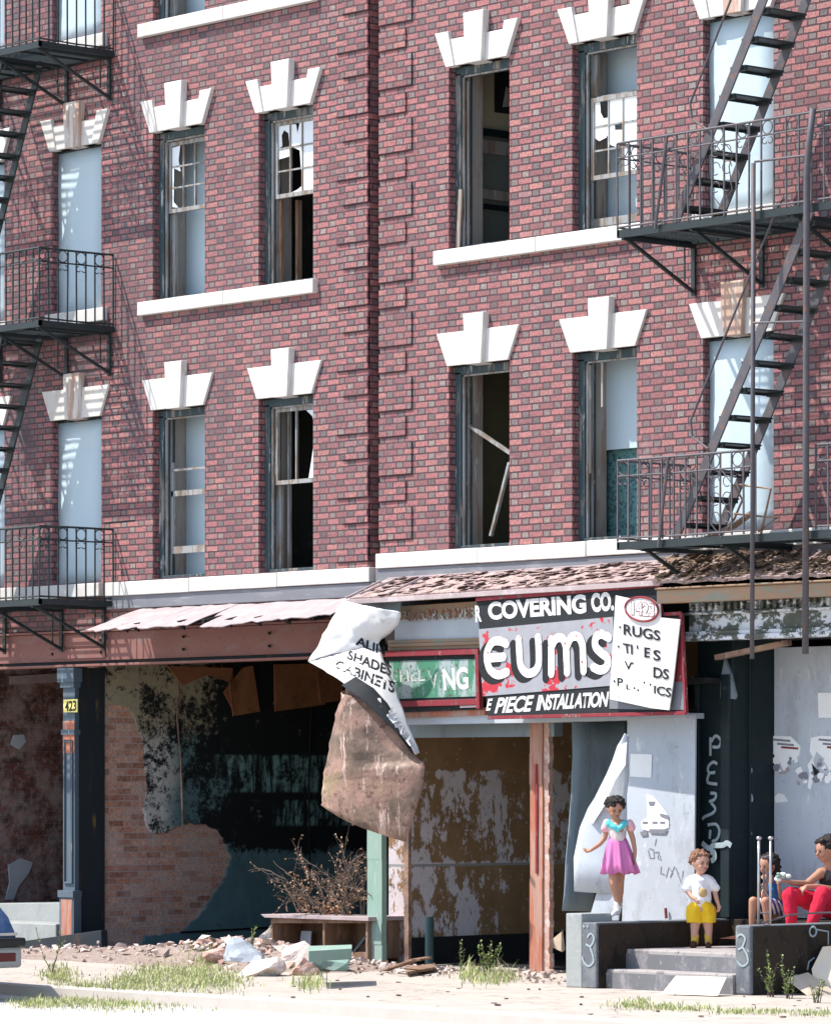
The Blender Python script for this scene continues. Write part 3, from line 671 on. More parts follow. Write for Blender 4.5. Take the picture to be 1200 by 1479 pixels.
# ------------------------------------------------------------------ ground floor, left house
g = MB()     # riveted I-beam: web and two flanges
g.box((-10.4, .02, 3.30), (-.70, .05, 3.62)); g.box((-10.4, -.06, 3.235), (-.70, .14, 3.262)); g.box((-10.4, -.03, 3.625), (-.70, .14, 3.65))
gd = g.build('girder', 'girder', LB, bevel=.004)
for z_a, z_b in ((3.33, 3.44), (3.47, 3.60)):
    p0 = at(70, 950, 0).x; p1 = at(151, 950, 0).x; q = box('splice_plate', (p0, -.0, z_a), (p1, .018, z_b), 'girder', gd, .003)
g = MB()
for x in [at(v, 930, 0).x for v in (76, 146, 265, 389, 480)]:
    for z in (3.39, 3.53): g.ell((x, -.002, z), .018, 8, 6)
g.build('bolt', 'black', gd, smooth=True)
g = MB(); g.box((-10.4, .055, 3.27), (-.75, .30, 3.62)); g.build('timber_backing', 'charwood', LB)
# cast-iron pilaster with its scorched timber post
xl, xr = at(91, 1200, 0).x, at(108, 1200, 0).x
g = MB(); g.box((xl, 0, 0), (xr, .06, 3.23)); g.box((xl-.05, -.05, 3.06), (xr+.04, .08, 3.23)); g.box((xl-.02, -.03, 3.0), (xr+.02, .07, 3.06)); g.box((xl-.03, -.03, .02), (xr+.02, .08, .62)); g.box((xl-.04, -.05, .60), (xr+.03, .08, .68)); g.box((xl-.015, -.02, 2.46), (xr+.015, .07, 2.52))
for za, zb in ((.76, 2.40),):
    g.box((xl+.03, -.022, za), (xl+.05, 0, zb)); g.box((xr-.05, -.022, za), (xr-.03, 0, zb)); g.box((xl+.05, -.022, zb-.02), (xr-.05, 0, zb)); g.box((xl+.05, -.022, za), (xr-.05, 0, za+.02))
pil = g.build('pilaster', 'bluecol', LB, bevel=.004)
box('timber_post', (xl+.03, .065, 0), (xr-.01, .44, 3.23), 'charwood', pil, .006)
box('rust_patch', (xl+.01, -.036, .06), (xr-.01, -.031, .58), 'orangepost', pil); box('rust_patch', (xl+.004, -.005, 2.25), (xr-.004, -.001, 2.62), 'orangepost', pil)
npl = MB(); npl.add([at(92, 1011, -.03), at(112, 1010, -.03), at(112, 1029, -.03), at(92, 1029, -.03)], [(0, 1, 2, 3)])
n = N('yellow_enamel'); n.col(n.mix(n.noise(20), (.75, .62, .12), (.85, .78, .35))); M['enamel'] = n.m
npo = npl.build('number_plate', 'enamel', None, solid=.006); tag(npo, 'small yellow number plate nailed to the blue iron pilaster', 'number plate')
text('numerals', '423', [(94, 1013), (110, 1012), (110, 1027), (94, 1028)], 'signblk2', npo, .02, Y=-.035)
# party walls running back from the street
XP1 = at(146, 1200, .42).x
def side_wall(name, X, y0, y1, z1, mat, parent, th=.3):
    return box(name, (X-th, y0, 0.003), (X, y1, z1), mat, parent)
side_wall('party_wall', XP1, .45, 6.0, 3.66, 'inbrick', LB)
XP0 = at(0, 1200, 1.3).x-.25
side_wall('party_wall', XP0, .1, 6.0, 3.66, 'darkbrick', LB)
box('front_wall', (-10.4, .0, 0), (XP0-.31, .3, 3.22), 'darkbrick', LB)
XP2 = at(590, 1300, .35).x
# burnt plaster left on the party wall: outline traced on the wall plane
def plaster_mat():
    n = N('burnt_teal_plaster'); x, y, z = n.xyz()
    k = n.noise(2.4, 9, .72); k2 = n.noise(7, 8, .75, off=3); k3 = n.noise(1.1, 4, .6, off=6)
    teal = n.mix(n.noise(3.5, 8, .7), (.05, .115, .13), (.17, .28, .29)); white = n.mix(n.noise(12, 5), (.50, .49, .47), (.70, .69, .66))
    tan = n.mix(n.noise(12, 5), (.28, .25, .17), (.42, .37, .27))
    low = n.step(z, .95, 1.25, 1., 0.)
    up = n.step(n.math('ADD', z, n.math('MULTIPLY', k3, .8)), 2.75, 3.0)
    base = n.mix(up, n.mix(n.step(n.math('ADD', y, n.math('MULTIPLY', k3, .8)), 1.6, 2.0, 0., 1.), white, teal), tan)
    base = n.mix(low, base, teal)
    dk_ = n.math('MULTIPLY', n.step(y, 1.5, 2.6), n.math('MULTIPLY', n.math('SUBTRACT', 1., low), .13))
    burn = n.step(n.math('ADD', n.math('ADD', n.math('ADD', n.math('MULTIPLY', k, .55), n.math('MULTIPLY', n.noise(16, 8, .8, off=5), .5)), n.math('MULTIPLY', low, -.10)), dk_), .50, .58)
    c = n.mix(burn, base, (.010, .013, .014))
    # two bands of surviving teal strips
    band = n.math('MULTIPLY', n.step(n.math('ABSOLUTE', n.math('SUBTRACT', z, 2.02)), .20, .24, 1., 0.), n.step(y, 2.0, 2.2))
    band2 = n.math('MULTIPLY', n.step(n.math('ABSOLUTE', n.math('SUBTRACT', z, 1.55)), .13, .17, 1., 0.), n.step(y, 2.9, 3.1))
    strips = n.math('MULTIPLY', n.step(n.noise(9, 6, .7, stretch=(1, 1, .16), off=2), .42, .58), n.step(n.noise(5, 8, .75, off=12), .40, .56))
    c = n.mix(n.math('MULTIPLY', n.math('MULTIPLY', n.math('MAXIMUM', band, band2), strips), .85), c, (.26, .46, .45))
    n.col(c); n.rough(.9); n.bump(n.math('ADD', k, n.math('MULTIPLY', k2, .5)), .6, .02); return n.m
M['plaster'] = plaster_mat()
out = [(150, 962), (150, 1022), (158, 1018), (170, 1016), (184, 1022), (196, 1040), (205, 1066), (210, 1100), (213, 1140), (209, 1178), (213, 1198), (224, 1205), (242, 1203), (258, 1193), (276, 1189), (300, 1192), (318, 1203), (328, 1222), (334, 1240), (328, 1262), (316, 1284), (300, 1306), (284, 1328), (268, 1343), (240, 1350), (210, 1352), (205, 1368), (520, 1352), (560, 1340), (560, 945), (400, 950)]
pl = poly_px(jag(out), 0, .03, X=XP1+.035).build('plaster_remnant', 'plaster', LB, bevel=.004)
g = MB(); P_ = [atX(x, y, XP1+.05) for x, y in ((262, 1346), (530, 1331), (530, 1334), (262, 1349))]; g.prism(P_, (-.03, 0, 0)); g.build('skirting', 'black', pl)
g = MB(); g.tube([atX(*p, XP1+.06) for p in ((258, 968), (256, 1040), (261, 1100), (264, 1200))], .012, 6); g.build('conduit', 'rustsheet', pl)
g = MB(); g.tube([atX(*p, XP1+.06) for p in ((442, 965), (450, 1010), (446, 1120), (447, 1260))], .010, 6); g.build('conduit', 'black', pl)
# ceiling laths hanging down
g = MB()
for pts in ([(240, 962), (335, 965), (336, 1035), (330, 985), (300, 975), (262, 990)], [(322, 1000), (350, 964), (364, 962), (374, 1028), (340, 1034)], [(395, 960), (470, 958), (468, 1018), (396, 1028)], [(455, 960), (492, 956), (494, 1012), (462, 1016)]):
    P_ = [atX(x, y, XP1+.09+.05*random.random()) for x, y in pts]; g.prism(P_, (.02, 0, 0))
g.build('hanging_lath', 'lath', LB)
# other partition: middle shop side wall, brown and white peeling
def mid_mat():
    n = N('brown_white_peeling_plaster'); x, y, z = n.xyz()
    k = n.noise(2.2, 9, .74, stretch=(1, 1, .55)); k2 = n.noise(8, 8, .75, off=3, stretch=(1, 1, .6))
    brown = n.mix(n.noise(2.2, 5), (.12, .066, .030), (.34, .205, .105)); lil = n.mix(n.noise(6, 6), (.46, .41, .43), (.62, .56, .58))
    m = n.math('ADD', n.math('MULTIPLY', k, .6), n.math('MULTIPLY', k2, .4))
    zone = n.math('MULTIPLY', n.step(z, 2.02, 2.10, 1., 0.), n.step(z, 1.02, 1.06, 0., 1.))
    zone = n.math('ADD', n.math('MULTIPLY', zone, .14), n.math('MULTIPLY', n.step(y, 3.0, .9, 0., 1.), n.math('MULTIPLY', n.step(z, 1.1, 1.0, 0., 1.), .15)))
    f = n.step(n.math('ADD', m, zone), .635, .665)
    c = n.mix(f, brown, lil); c = n.mix(n.step(n.noise(13, 6, .7, off=9), .63, .68), c, (.5, .46, .46))
    ln = n.step(n.math('ABSOLUTE', n.math('SUBTRACT', z, 1.04)), .008, .02, 1., 0.); c = n.mix(ln, c, (.25, .25, .25))
    n.col(c); n.rough(.9); n.bump(m, .5, .015); return n.m
M['mid'] = mid_mat()
side_wall('party_wall', XP2, .3, 6.0, 3.9, 'mid', RB, th=.26)
g = MB(); P_ = [atX(x, y, XP2+.004) for x, y in ((592, 1355), (822, 1346), (822, 1395), (592, 1395))]; g.prism(P_, (.02, 0, 0)); g.build('skirting', 'black', RB)
box('floor_boards', (-9, .0, .004), (-.6, 6.0, .012), 'black', LB)
box('floor_boards', (XP2, .6, .004), (8.8, 6.0, .012), 'black', RB)
# concrete stoop at the far left
g = MB(); g.prism([at(-60, 1306, .55), at(88, 1304, .55), at(88, 1345, .55), at(-60, 1345, .55)], (0, 1.4, 0)); s_ = g.build('stoop', 'greyconc', LB, bevel=.01)
g = MB(); za = at(88, 1335, .2).z; xa = at(86, 1335, .2).x; g.box((xa-2.6, .15, 0), (xa, .55, za)); g.build('stoop_step', 'greyconc', s_, bevel=.015)
g = MB(); g.prism([atX(x, y, XP0+.03) for x, y in ((15, 977), (95, 972), (95, 985), (15, 989))], (-.02, 0, 0)); g.build('lintel_board', 'tin', LB)
for pts in ([(20, 1062), (35, 1061), (38, 1072), (28, 1083), (16, 1076)], [(12, 1250), (30, 1240), (48, 1246), (42, 1262), (28, 1280), (20, 1300), (8, 1300), (14, 1275)]):
    MB().prism([atX(x, y, XP0+.02) for x, y in pts], (-.015, 0, 0)).build('plaster_scrap', 'bluepanel', LB, bevel=.003)

# ---- awning sheets of the left shop
def slope(name, back, front, mat, parent, jag=0., n=26, th=.009, amp=.006):
    b = MB(); vs_ = []
    b0, b1 = Vector(back[0]), Vector(back[1]); f0, f1 = Vector(front[0]), Vector(front[1]); m = 6
    for i in range(n+1):
        t = i/n; p = b0.lerp(b1, t); q = f0.lerp(f1, t); q = q+(q-p)*random.uniform(-jag, jag)
        for j in range(m+1):
            r_ = p.lerp(q, j/m); r_.z += amp*math.sin(i*1.1+j)+amp*.5*math.sin(i*2.7); vs_.append(r_)
    b.add(vs_, [(i*(m+1)+j, i*(m+1)+j+1, (i+1)*(m+1)+j+1, (i+1)*(m+1)+j) for i in range(n) for j in range(m)])
    return b.build(name, mat, parent, solid=th)
aw = slope('pent_roof', (at(203, 880, -.02), at(345, 872, -.02)), (at(118, 912, -.8), at(272, 903, -.78)), 'tin', LB, .05)
slope('roof_sheet', (at(335, 874, -.02), at(530, 862, -.02)), (at(286, 907, -.8), at(478, 888, -.78)), 'tin', aw, .06, n=20)
for px in (150, 180, 196, 228, 262, 296, 330, 372, 414, 450):
    g = MB()
    p = at(px, 906-(px-150)*.05, -.62); g.bar(p+Vector((0, .66, .14)), p+Vector((0, random.uniform(-.05, .05), -.01)), .05, .07)
    if random.random() < .6: g.prism([p+Vector(v) for v in ((-.07, 0, .02), (.05, 0, .03), (.02, .02, -.07), (-.05, .01, -.04))], (0, .02, 0))
    g.build('charred_rafter', 'black', aw)

# ---- pent roof with shingles over the middle shop and the right shop
rf = slope('pent_roof', (at(560, 838, -.02), at(960, 812, -.02)), (at(505, 866, -.62), at(950, 838, -.62)), 'shingle', RB, .02, n=30, th=.03)
g = MB(); g.bar(at(503, 870, -.64), at(955, 842, -.64), .05, .05); g.bar(at(560, 836, -.05), at(960, 810, -.05), .03, .02); g.build('edge_trim', 'tin', rf, bevel=.004)
g = MB()
for i in range(230):
    u = random.random()**.8; t = random.random(); p = at(515+u*430, 866-u*27, -.6).lerp(at(565+u*395, 838-u*25.5, -.05), t)+Vector((0, 0, .025))
    a = random.uniform(-.7, .7); l = random.uniform(.03, .11); d = Vector((math.cos(a)*l, math.sin(a)*l, random.uniform(-.006, .012))); e = Vector((-math.sin(a)*.04, math.cos(a)*.04, .006))
    g.prism([p-d-e, p+d-e, p+d+e, p-d+e], (0, 0, .005))
g.build('loose_shingles', 'shingle', rf)
g = MB()
for x0, y0, x1, y1 in ((520, 862, 570, 840), (536, 868, 542, 856), (575, 866, 583, 850), (560, 862, 612, 836), (500, 868, 550, 842)): g.bar(at(x0, y0, -.62)+Vector((0, 0, .03)), at(x1, y1, -.2)+Vector((0, 0, .02)), .02, .02)
g.build('batten', 'tin', rf)
M['debris'] = plain('brown_roof_debris', (.22, .15, .11), .6, 9, .9, (.07, .05, .035), .48, .56)
rf2 = slope('pent_roof', (at(960, 808, -.02), at(1290, 792, -.02)), (at(945, 842, -.66), at(1290, 826, -.66)), 'shingle', RB, .03, n=30, th=.03)
g = MB()
for i in range(360):
    u = random.random(); t = random.random(); p = at(950+u*340, 842-u*15, -.64).lerp(at(962+u*325, 808-u*15, -.05), t)+Vector((0, 0, .025))
    a = random.uniform(-1.2, 1.2); l = random.uniform(.02, .08); d = Vector((math.cos(a)*l, math.sin(a)*l, random.uniform(-.01, .025))); e = Vector((-math.sin(a)*.035, math.cos(a)*.035, .015))
    g.prism([p-d-e, p+d-e, p+d+e, p-d+e], (0, 0, .012))
g.build('loose_shingles', 'debris', rf2)
zg = at(1100, 850, -.68).z
g = MB(); g.box((at(950, 850, -.68).x, -.70, zg-.10), (9, -.58, zg+.03)); g.box((at(950, 850, -.68).x, -.73, zg+.03), (9, -.58, zg+.05)); g.build('gutter', 'gutter', RB, bevel=.012)
# frieze and soffit of the right shop
xf = at(1000, 900, -.35).x; zt = at(1100, 868, -.40).z; zb = at(1100, 923, -.40).z
g = MB(); g.box((xf, -.40, zb+.09), (9, -.32, zt+.15)); g.box((xf, -.45, zb+.05), (9, -.32, zb+.09)); g.box((xf, -.48, zb), (9, -.32, zb+.05)); g.box((xf, -.46, zt-.11), (9, -.32, zt-.085))
fz = g.build('frieze', 'frieze', RB, bevel=.006)
g = MB(); 
for i in range(46):
    x = xf+.04+i*.085; g.box((x, -.435, zt-.07), (x+.035, -.40, zt))
g.build('dentil', 'frieze', fz)
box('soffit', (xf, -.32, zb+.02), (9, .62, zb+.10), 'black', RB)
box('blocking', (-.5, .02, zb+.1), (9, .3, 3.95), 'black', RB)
g = MB(); g.bar(at(1035, 950, -.2), at(1140, 928, -.1), .07, .05); g.build('loose_board', 'rustsheet', RB)

# ---- middle shopfront: frieze, mouldings, header
zf0 = at(640, 872, -.3).z
g = MB(); P_ = lambda pts, Y, th=.05: [at(x, y, Y) for x, y in pts]
g.prism(P_([(545, 878), (700, 868), (700, 890), (545, 897)], -.32), (0, .3, 0)); fz2 = g.build('fascia_board', 'gutter', RB)
g = MB(); g.prism(P_([(570, 896), (696, 889), (696, 922), (570, 926)], -.30), (0, .25, 0)); g.build('fascia_panel', 'bluepanel', fz2)
g = MB(); 
for k in range(3): g.prism(P_([(560, 925+k*5), (696, 921+k*5), (696, 926+k*5), (560, 930+k*5)], -.33-.02*(k % 2)), (0, .25, 0))
g.build('moulding', 'gutter', fz2, bevel=.004)
text('ghost_letters', 'FLOOR COVER', [(583, 883), (688, 877), (688, 893), (583, 898)], 'ghost', fz2, .02, Y=-.335)
g = MB(); g.prism(P_([(560, 1029), (700, 1022), (700, 1033), (560, 1038)], -.34), (0, .2, 0)); g.build('fascia_strip', 'orangepost', fz2)
g = MB(); g.prism(P_([(545, 1038), (705, 1033), (990, 1030), (990, 1038), (765, 1044), (585, 1047)], -.30), (0, .25, 0)); g.build('fascia_strip', 'bluepanel', fz2)
g = MB(); g.prism(P_([(580, 1046), (800, 1041), (800, 1064), (580, 1066)], .05), (0, .12, 0)); g.build('header_board', 'curtain', RB)
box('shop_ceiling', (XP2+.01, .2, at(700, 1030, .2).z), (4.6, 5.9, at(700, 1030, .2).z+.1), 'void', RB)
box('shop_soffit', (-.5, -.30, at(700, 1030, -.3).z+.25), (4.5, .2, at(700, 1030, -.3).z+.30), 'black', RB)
# posts of the shopfronts
def post(p_l, p_r, y0, y1, Y, dep, mat, label):
    a = at(p_l, (y0+y1)/2, Y); c = at(p_r, (y0+y1)/2, Y); z0 = 0.0; z1 = at(p_l, y0, Y).z
    n_ = 8; b = MB(); rr = random.Random(p_l)
    for i in range(n_):
        za, zb_ = z0+(z1-z0)*i/n_, z0+(z1-z0)*(i+1)/n_; j = rr.uniform(-.003, .003); b.box((a.x+j, Y+j, za), (c.x+j, Y+dep, zb_))
    return b
gp = post(530, 551, 1150, 1397, -.10, .07, 'greenpost', '').build('wooden_post', 'greenpost', None); tag(gp, 'pale green painted timber post under the torn hanging sign', 'post')
dj = post(584, 590, 1180, 1390, .06, .04, 'oldwood', '').build('door_jamb', 'rustsheet', RB)
g = post(765, 783, 1043, 1390, .02, .10, 'orangepost', ''); op = g.build('wooden_post', 'orangepost', None); tag(op, 'peeling orange red doorway post below the big shop sign', 'post')
x0_ = at(783, 1200, .03).x; g = MB()
for i in range(40): 
    z = i*.066; g.box((x0_, .04, z), (x0_+.09+random.uniform(-.012, .012), .10, z+.066))
g.build('torn_edge', 'rubble2', op)
g = MB(); g.box((at(774, 1200, .02).x, .008, 1.0), (at(777, 1200, .02).x, .02, 2.1)); g.build('batten', 'reds', op)
# ------------------------------------------------------------------ signs
YS = -.62
def T3(x, y, Y=YS): return at(x, y, Y)
# big floor covering sign
sg = thing('shop_sign', 'big black and grey FLOOR COVERING CO. sign board with white EUMS letters and red frame', 'shop sign', tuple(at(705, 1038, YS)))
def pprism(pts, Y, d=.03): return MB().prism([at(x, y, Y) for x, y in pts], (0, d, 0))
pprism([(688, 868), (952, 847), (954, 884), (985, 886), (991, 1030), (705, 1038)], YS).build('backboard', 'signblack', sg)
pprism([(691, 909), (885, 891), (889, 990), (697, 1006)], YS-.008, .007).build('grey_field', 'signgrey', sg)
pprism([(954, 893), (982, 893), (986, 985), (958, 985)], YS-.008, .007).build('red_field', 'reds', sg)
pprism([(880, 985), (988, 985), (989, 1026), (880, 1024)], YS-.006, .005).build('grey_field', 'greyband', sg)
g = MB()
for a_, b_ in (((688, 866), (952, 845)), ((952, 845), (955, 888)), ((955, 888), (984, 886)), ((984, 886), (991, 1030)), ((991, 1030), (705, 1037))): g.bar(at(*a_, YS-.012), at(*b_, YS-.012), .028, .035)
g.build('frame', 'reds', sg, bevel=.004)
text('lettering', 'COVERING', [(704, 870), (846, 858), (847, 886), (706, 896)], 'signwhite', sg, .045, Y=YS)
text('lettering', 'CO.', [(853, 857), (886, 854), (887, 882), (855, 885)], 'signwhite', sg, .05, Y=YS)
text('lettering', 'R', [(686, 875), (694, 874), (696, 898), (687, 899)], 'signwhite', sg, .04, Y=YS)
E_ = [('E', (697, 922, 736, 981), .0), ('U', (743, 917, 784, 978), 0), ('m', (790, 915, 850, 975), 0), ('S', (855, 914, 880, 969), 0)]
def fat(name, lines, r, mat, Y, off=(0, 0)):
    b = MB()
    for ln in lines:
        P3 = [at(x+off[0], y+off[1], Y) for x, y in ln]; out_ = []
        for i in range(len(P3)-1):
            p0 = P3[max(i-1, 0)]; p1 = P3[i]; p2 = P3[i+1]; p3 = P3[min(i+2, len(P3)-1)]
            for k in range(6):
                t = k/6; out_.append(.5*((2*p1)+(p2-p0)*t+(2*p0-5*p1+4*p2-p3)*t*t+(3*p1-p0-3*p2+p3)*t**3))
        out_.append(P3[-1]); nV = len(out_); vs_ = []
        for i, p in enumerate(out_):
            d = (out_[min(i+1, nV-1)]-out_[max(i-1, 0)]).normalized(); q = Vector((-d.z, 0, d.x)); 
            rr = r
            vs_ += [p+q*rr+Vector((0, -.0011*lines.index(ln), 0)), p-q*rr+Vector((0, -.0011*lines.index(ln), 0))]
        b.add([tuple(v) for v in vs_], [(2*i, 2*i+1, 2*i+3, 2*i+2) for i in range(nV-1)])
        for q_, e in enumerate((out_[0], out_[-1])):
            c_ = [tuple(e+Vector((math.cos(a)*r, -.0012-.0005*q_-.0011*lines.index(ln), math.sin(a)*r))) for a in [2*math.pi*k/14 for k in range(14)]]; b.add(c_, [tuple(range(14))])
    return b.build(name, mat, sg, solid=.0004)
strokes = [
 [[(731, 930), (722, 926), (711, 928), (704, 940), (703, 953), (708, 968), (719, 975), (732, 971)], [(704, 951), (716, 950), (727, 949)]],
 [[(749, 924), (750, 945), (752, 962), (760, 972), (770, 971), (777, 962), (778, 945), (777, 921)]],
 [[(796, 973), (796, 950), (796, 924)], [(796, 935), (803, 923), (812, 922), (817, 933), (818, 950), (819, 971)], [(818, 935), (825, 921), (835, 920), (841, 931), (842, 948), (843, 969)]],
 [[(879, 921), (868, 916), (860, 922), (860, 934), (868, 943), (877, 951), (876, 963), (867, 968), (857, 964)]]]
for st_ in strokes:
    fat('letter_shadow', st_, .047, 'signblk2', YS-.0095, (-8, 7))
    fat('lettering', st_, .044, 'wornwhite', YS-.0155)
text('lettering', 'E', [(703, 1010), (712, 1009), (710, 1026), (702, 1027)], 'signwhite', sg, .03, .2, Y=YS)
text('lettering', 'PIECE', [(718, 1008), (772, 1004), (768, 1028), (714, 1031)], 'signwhite', sg, .03, .15, Y=YS, space=.95)
text('lettering', 'INSTALLATION', [(777, 1004), (880, 999), (878, 1021), (774, 1027)], 'signwhite', sg, .035, .12, Y=YS, space=.92)
text('lettering', 'R COVERING', [(900, 856), (901, 856), (901, 857), (900, 857)], 'signwhite', sg, .0, Y=YS+.01) if False else None
# white paper-like sign hanging in front of it
ps = thing('price_board', 'white hanging board listing rugs, tiles and plastics with the number 1423 on top', 'sign', tuple(at(920, 1020, YS-.06)))
YP = YS-.07
pprism([(889, 860), (907, 864), (953, 872), (954, 892), (982, 895), (972, 985), (966, 1026), (940, 1023), (880, 1010)], YP, .012).build('board', 'signwhite', ps)
pprism([(888, 940), (944, 955), (950, 1015), (890, 1005)], YP-.004, .003).build('faded_patch', 'paper', ps)
c_ = at(928, 880, YP); g = MB(); g.prism([c_+Vector((math.cos(a)*.235, -.012, math.sin(a)*.125-.02*math.cos(a))) for a in [2*math.pi*k/28 for k in range(28)]], (0, .01, 0)); ov = g.build('number_oval', 'signwhite', ps)
g = MB(); rr_ = [c_+Vector((math.cos(a)*.225, -.014, math.sin(a)*.115-.02*math.cos(a))) for a in [2*math.pi*k/28 for k in range(29)]]; g.tube(rr_, .012, 5); g.build('oval_rim', 'reds', ov)
text('numerals', '1423', [(912, 867), (946, 872), (946, 892), (912, 889)], 'reds', ov, .05, Y=YP-.012); text('numerals', '1423', [(913, 868), (945, 873), (945, 891), (913, 888)], 'signwhite', ov, .02, Y=YP-.016)
for s_, q in (('RUGS', [(901, 901), (954, 911), (954, 926), (901, 917)]), ('TI', [(900, 929), (914, 931), (914, 946), (902, 943)]), ("'", [(920, 932), (922, 932), (922, 938), (920, 938)]), ('E', [(931, 935), (940, 936), (939, 950), (931, 950)]), ('S', [(944, 938), (955, 940), (954, 955), (944, 954)]),
    ("V'", [(902, 954), (916, 957), (913, 965), (905, 970)]), ('DS', [(944, 963), (967, 967), (966, 982), (944, 979)]), ('P', [(892, 979), (901, 980), (899, 992), (892, 991)]), ('L', [(905, 988), (911, 990), (911, 996), (905, 996)]), ('ICS', [(945, 990), (971, 994), (969, 1008), (945, 1002)])):
    text('lettering', s_, q, 'signblk2', ps, .022, Y=YP, push=(0, -.008, 0))
for x, y in ((895, 906), (893, 934), (887, 984), (916, 994), (921, 997), (930, 986), (939, 989)):
    MB().ell(at(x, y, YP-.007), (.012, .004, .012), 8, 6).build('dot', 'signblk2', ps)
# green sign in a red frame
gs = thing('shop_sign', 'smaller green sign in a flaking red frame, worn white letters ending in NG', 'shop sign', tuple(at(560, 1030, -.36)))
pprism([(556, 941), (693, 936), (695, 1025), (560, 1030)], -.37, .03).build('backboard', 'signblack', gs)
pprism([(562, 955), (687, 952), (687, 1006), (564, 1010)], -.378, .007).build('green_field', 'signgreen', gs)
g = MB()
for a_, b_ in (((554, 945), (693, 941)), ((691, 941), (693, 1024)), ((556, 1018), (693, 1014))): g.bar(at(*a_, -.385), at(*b_, -.385), .05, .06)
g.build('frame', 'reds', gs, bevel=.004)
g = MB(); g.bar(at(665, 1021, -.39), at(694, 1020, -.39), .02, .02); g.build('frame_trim', 'tin', gs)
text('lettering', 'NG', [(639, 966), (676, 963), (677, 996), (641, 998)], 'signwhite', gs, .035, Y=-.378)
n = N('nearly_gone_lettering'); n.col(n.mix(n.step(n.noise(15, 8, .7, stretch=(1, 1, .5)), .46, .50), (.50, .52, .50), (.10, .20, .15))); M['gone'] = n.m
text('lettering', 'VI', [(617, 968), (636, 967), (638, 994), (620, 995)], 'gone', gs, .02, Y=-.378); text('lettering', 'SHEL', [(566, 968), (614, 967), (614, 984), (568, 986)], 'gone', gs, .01, Y=-.378)
# torn sign peeling off and hanging down
hs = thing('torn_sign', 'torn white metal sign lettered CABINETS curling down to its rusty brown back', 'sign', tuple(at(545, 1200, -.8)))
def YY(k): return k
top = [at(497, 868, -.80), at(512, 873, -.86), at(528, 880, -.92), at(538, 893, -.90), at(549, 884, -.72), at(562, 890, -.66), at(578, 885, -.62)]
A_ = [at(497, 867, -.78), at(484, 886, -.84), at(470, 912, -.92), at(458, 935, -1.0), at(447, 956, -1.08)]
B__ = [at(579, 884, -.66), at(577, 900, -.64), at(565, 915, -.62), at(552, 925, -.62), at(548, 930, -.64)]
from mathutils.bvhtree import BVHTree
g = crease(loft(fine(A_), fine(B__), 18, .06), .03, 4.); WR = [BVHTree.FromPolygons([Vector(v) for v in g.v], g.f)]; g.build('sheet', 'signwhite', hs, smooth=True, solid=.006)
A2 = [at(447, 956, -1.08), at(474, 972, -1.10), at(500, 990, -1.10), at(530, 1012, -1.05), at(555, 1035, -.98), at(580, 1060, -.90), at(603, 1090, -.80)]
B2 = [at(548, 930, -.64), at(552, 943, -.66), at(558, 960, -.68), at(566, 980, -.70), at(576, 1008, -.72), at(590, 1045, -.74), at(606, 1088, -.76)]
g = crease(loft(fine(A2, 4), fine(B2, 4), 18, .05), .018, 4.); WR.append(BVHTree.FromPolygons([Vector(v) for v in g.v], g.f)); g.build('sheet', 'signwhite', hs, smooth=True, solid=.006)
dk = loft([p+Vector((0, -.06, 0)) for p in A2[2:]], [(p.lerp(q, .12+.14*i_)+Vector((0, -.09, 0))) for i_, (p, q) in enumerate(zip(A2, B2))][2:], 3); WR2 = [BVHTree.FromPolygons([Vector(v) for v in dk.v], dk.f)]; dk.build('black_band', 'signblack', hs, smooth=True, solid=.004)
for s_, q in (('CABINETS', [(487, 953), (571, 985), (569, 1002), (483, 965)]), ('SHADES', [(504, 939), (566, 962), (565, 977), (501, 952)]), ('ALIN', [(516, 919), (556, 934), (556, 948), (513, 931)])):
    text('lettering', s_, q, 'signblk2', hs, .03, wrap=WR)
text('lettering', 'WALL', [(566, 1020), (598, 1069), (592, 1078), (556, 1031)], 'signwhite', hs, .03, wrap=WR2)
A3 = [at(500, 998, -1.02), at(488, 1025, -1.08), at(478, 1065, -1.12), at(470, 1110, -1.12), at(466, 1140, -1.08), at(464, 1163, -1.0)]
B3 = [at(530, 1008, -.96), at(560, 1038, -.88), at(585, 1070, -.80), at(604, 1095, -.76), at(614, 1118, -.78), at(588, 1217, -.84)]
g = crease(loft(fine(A3), fine(B3), 26, .17, wob=.012), .012, 1.6, .004); g.build('rusty_back', 'rustsheet', hs, smooth=True, solid=.004)
g = MB(); g.prism([at(500, 985, -1.0), at(520, 990, -.99), at(516, 1018, -1.0), at(497, 1012, -1.02)], (0, .01, 0)); g.build('bracket_strip', 'rustsheet', hs)
pprism([(523, 872), (578, 868), (576, 886), (530, 884)], -.50, .02).build('fixing_board', 'curtain', hs)

# ------------------------------------------------------------------ right shopfront
XC = 4.67; DECK = .62
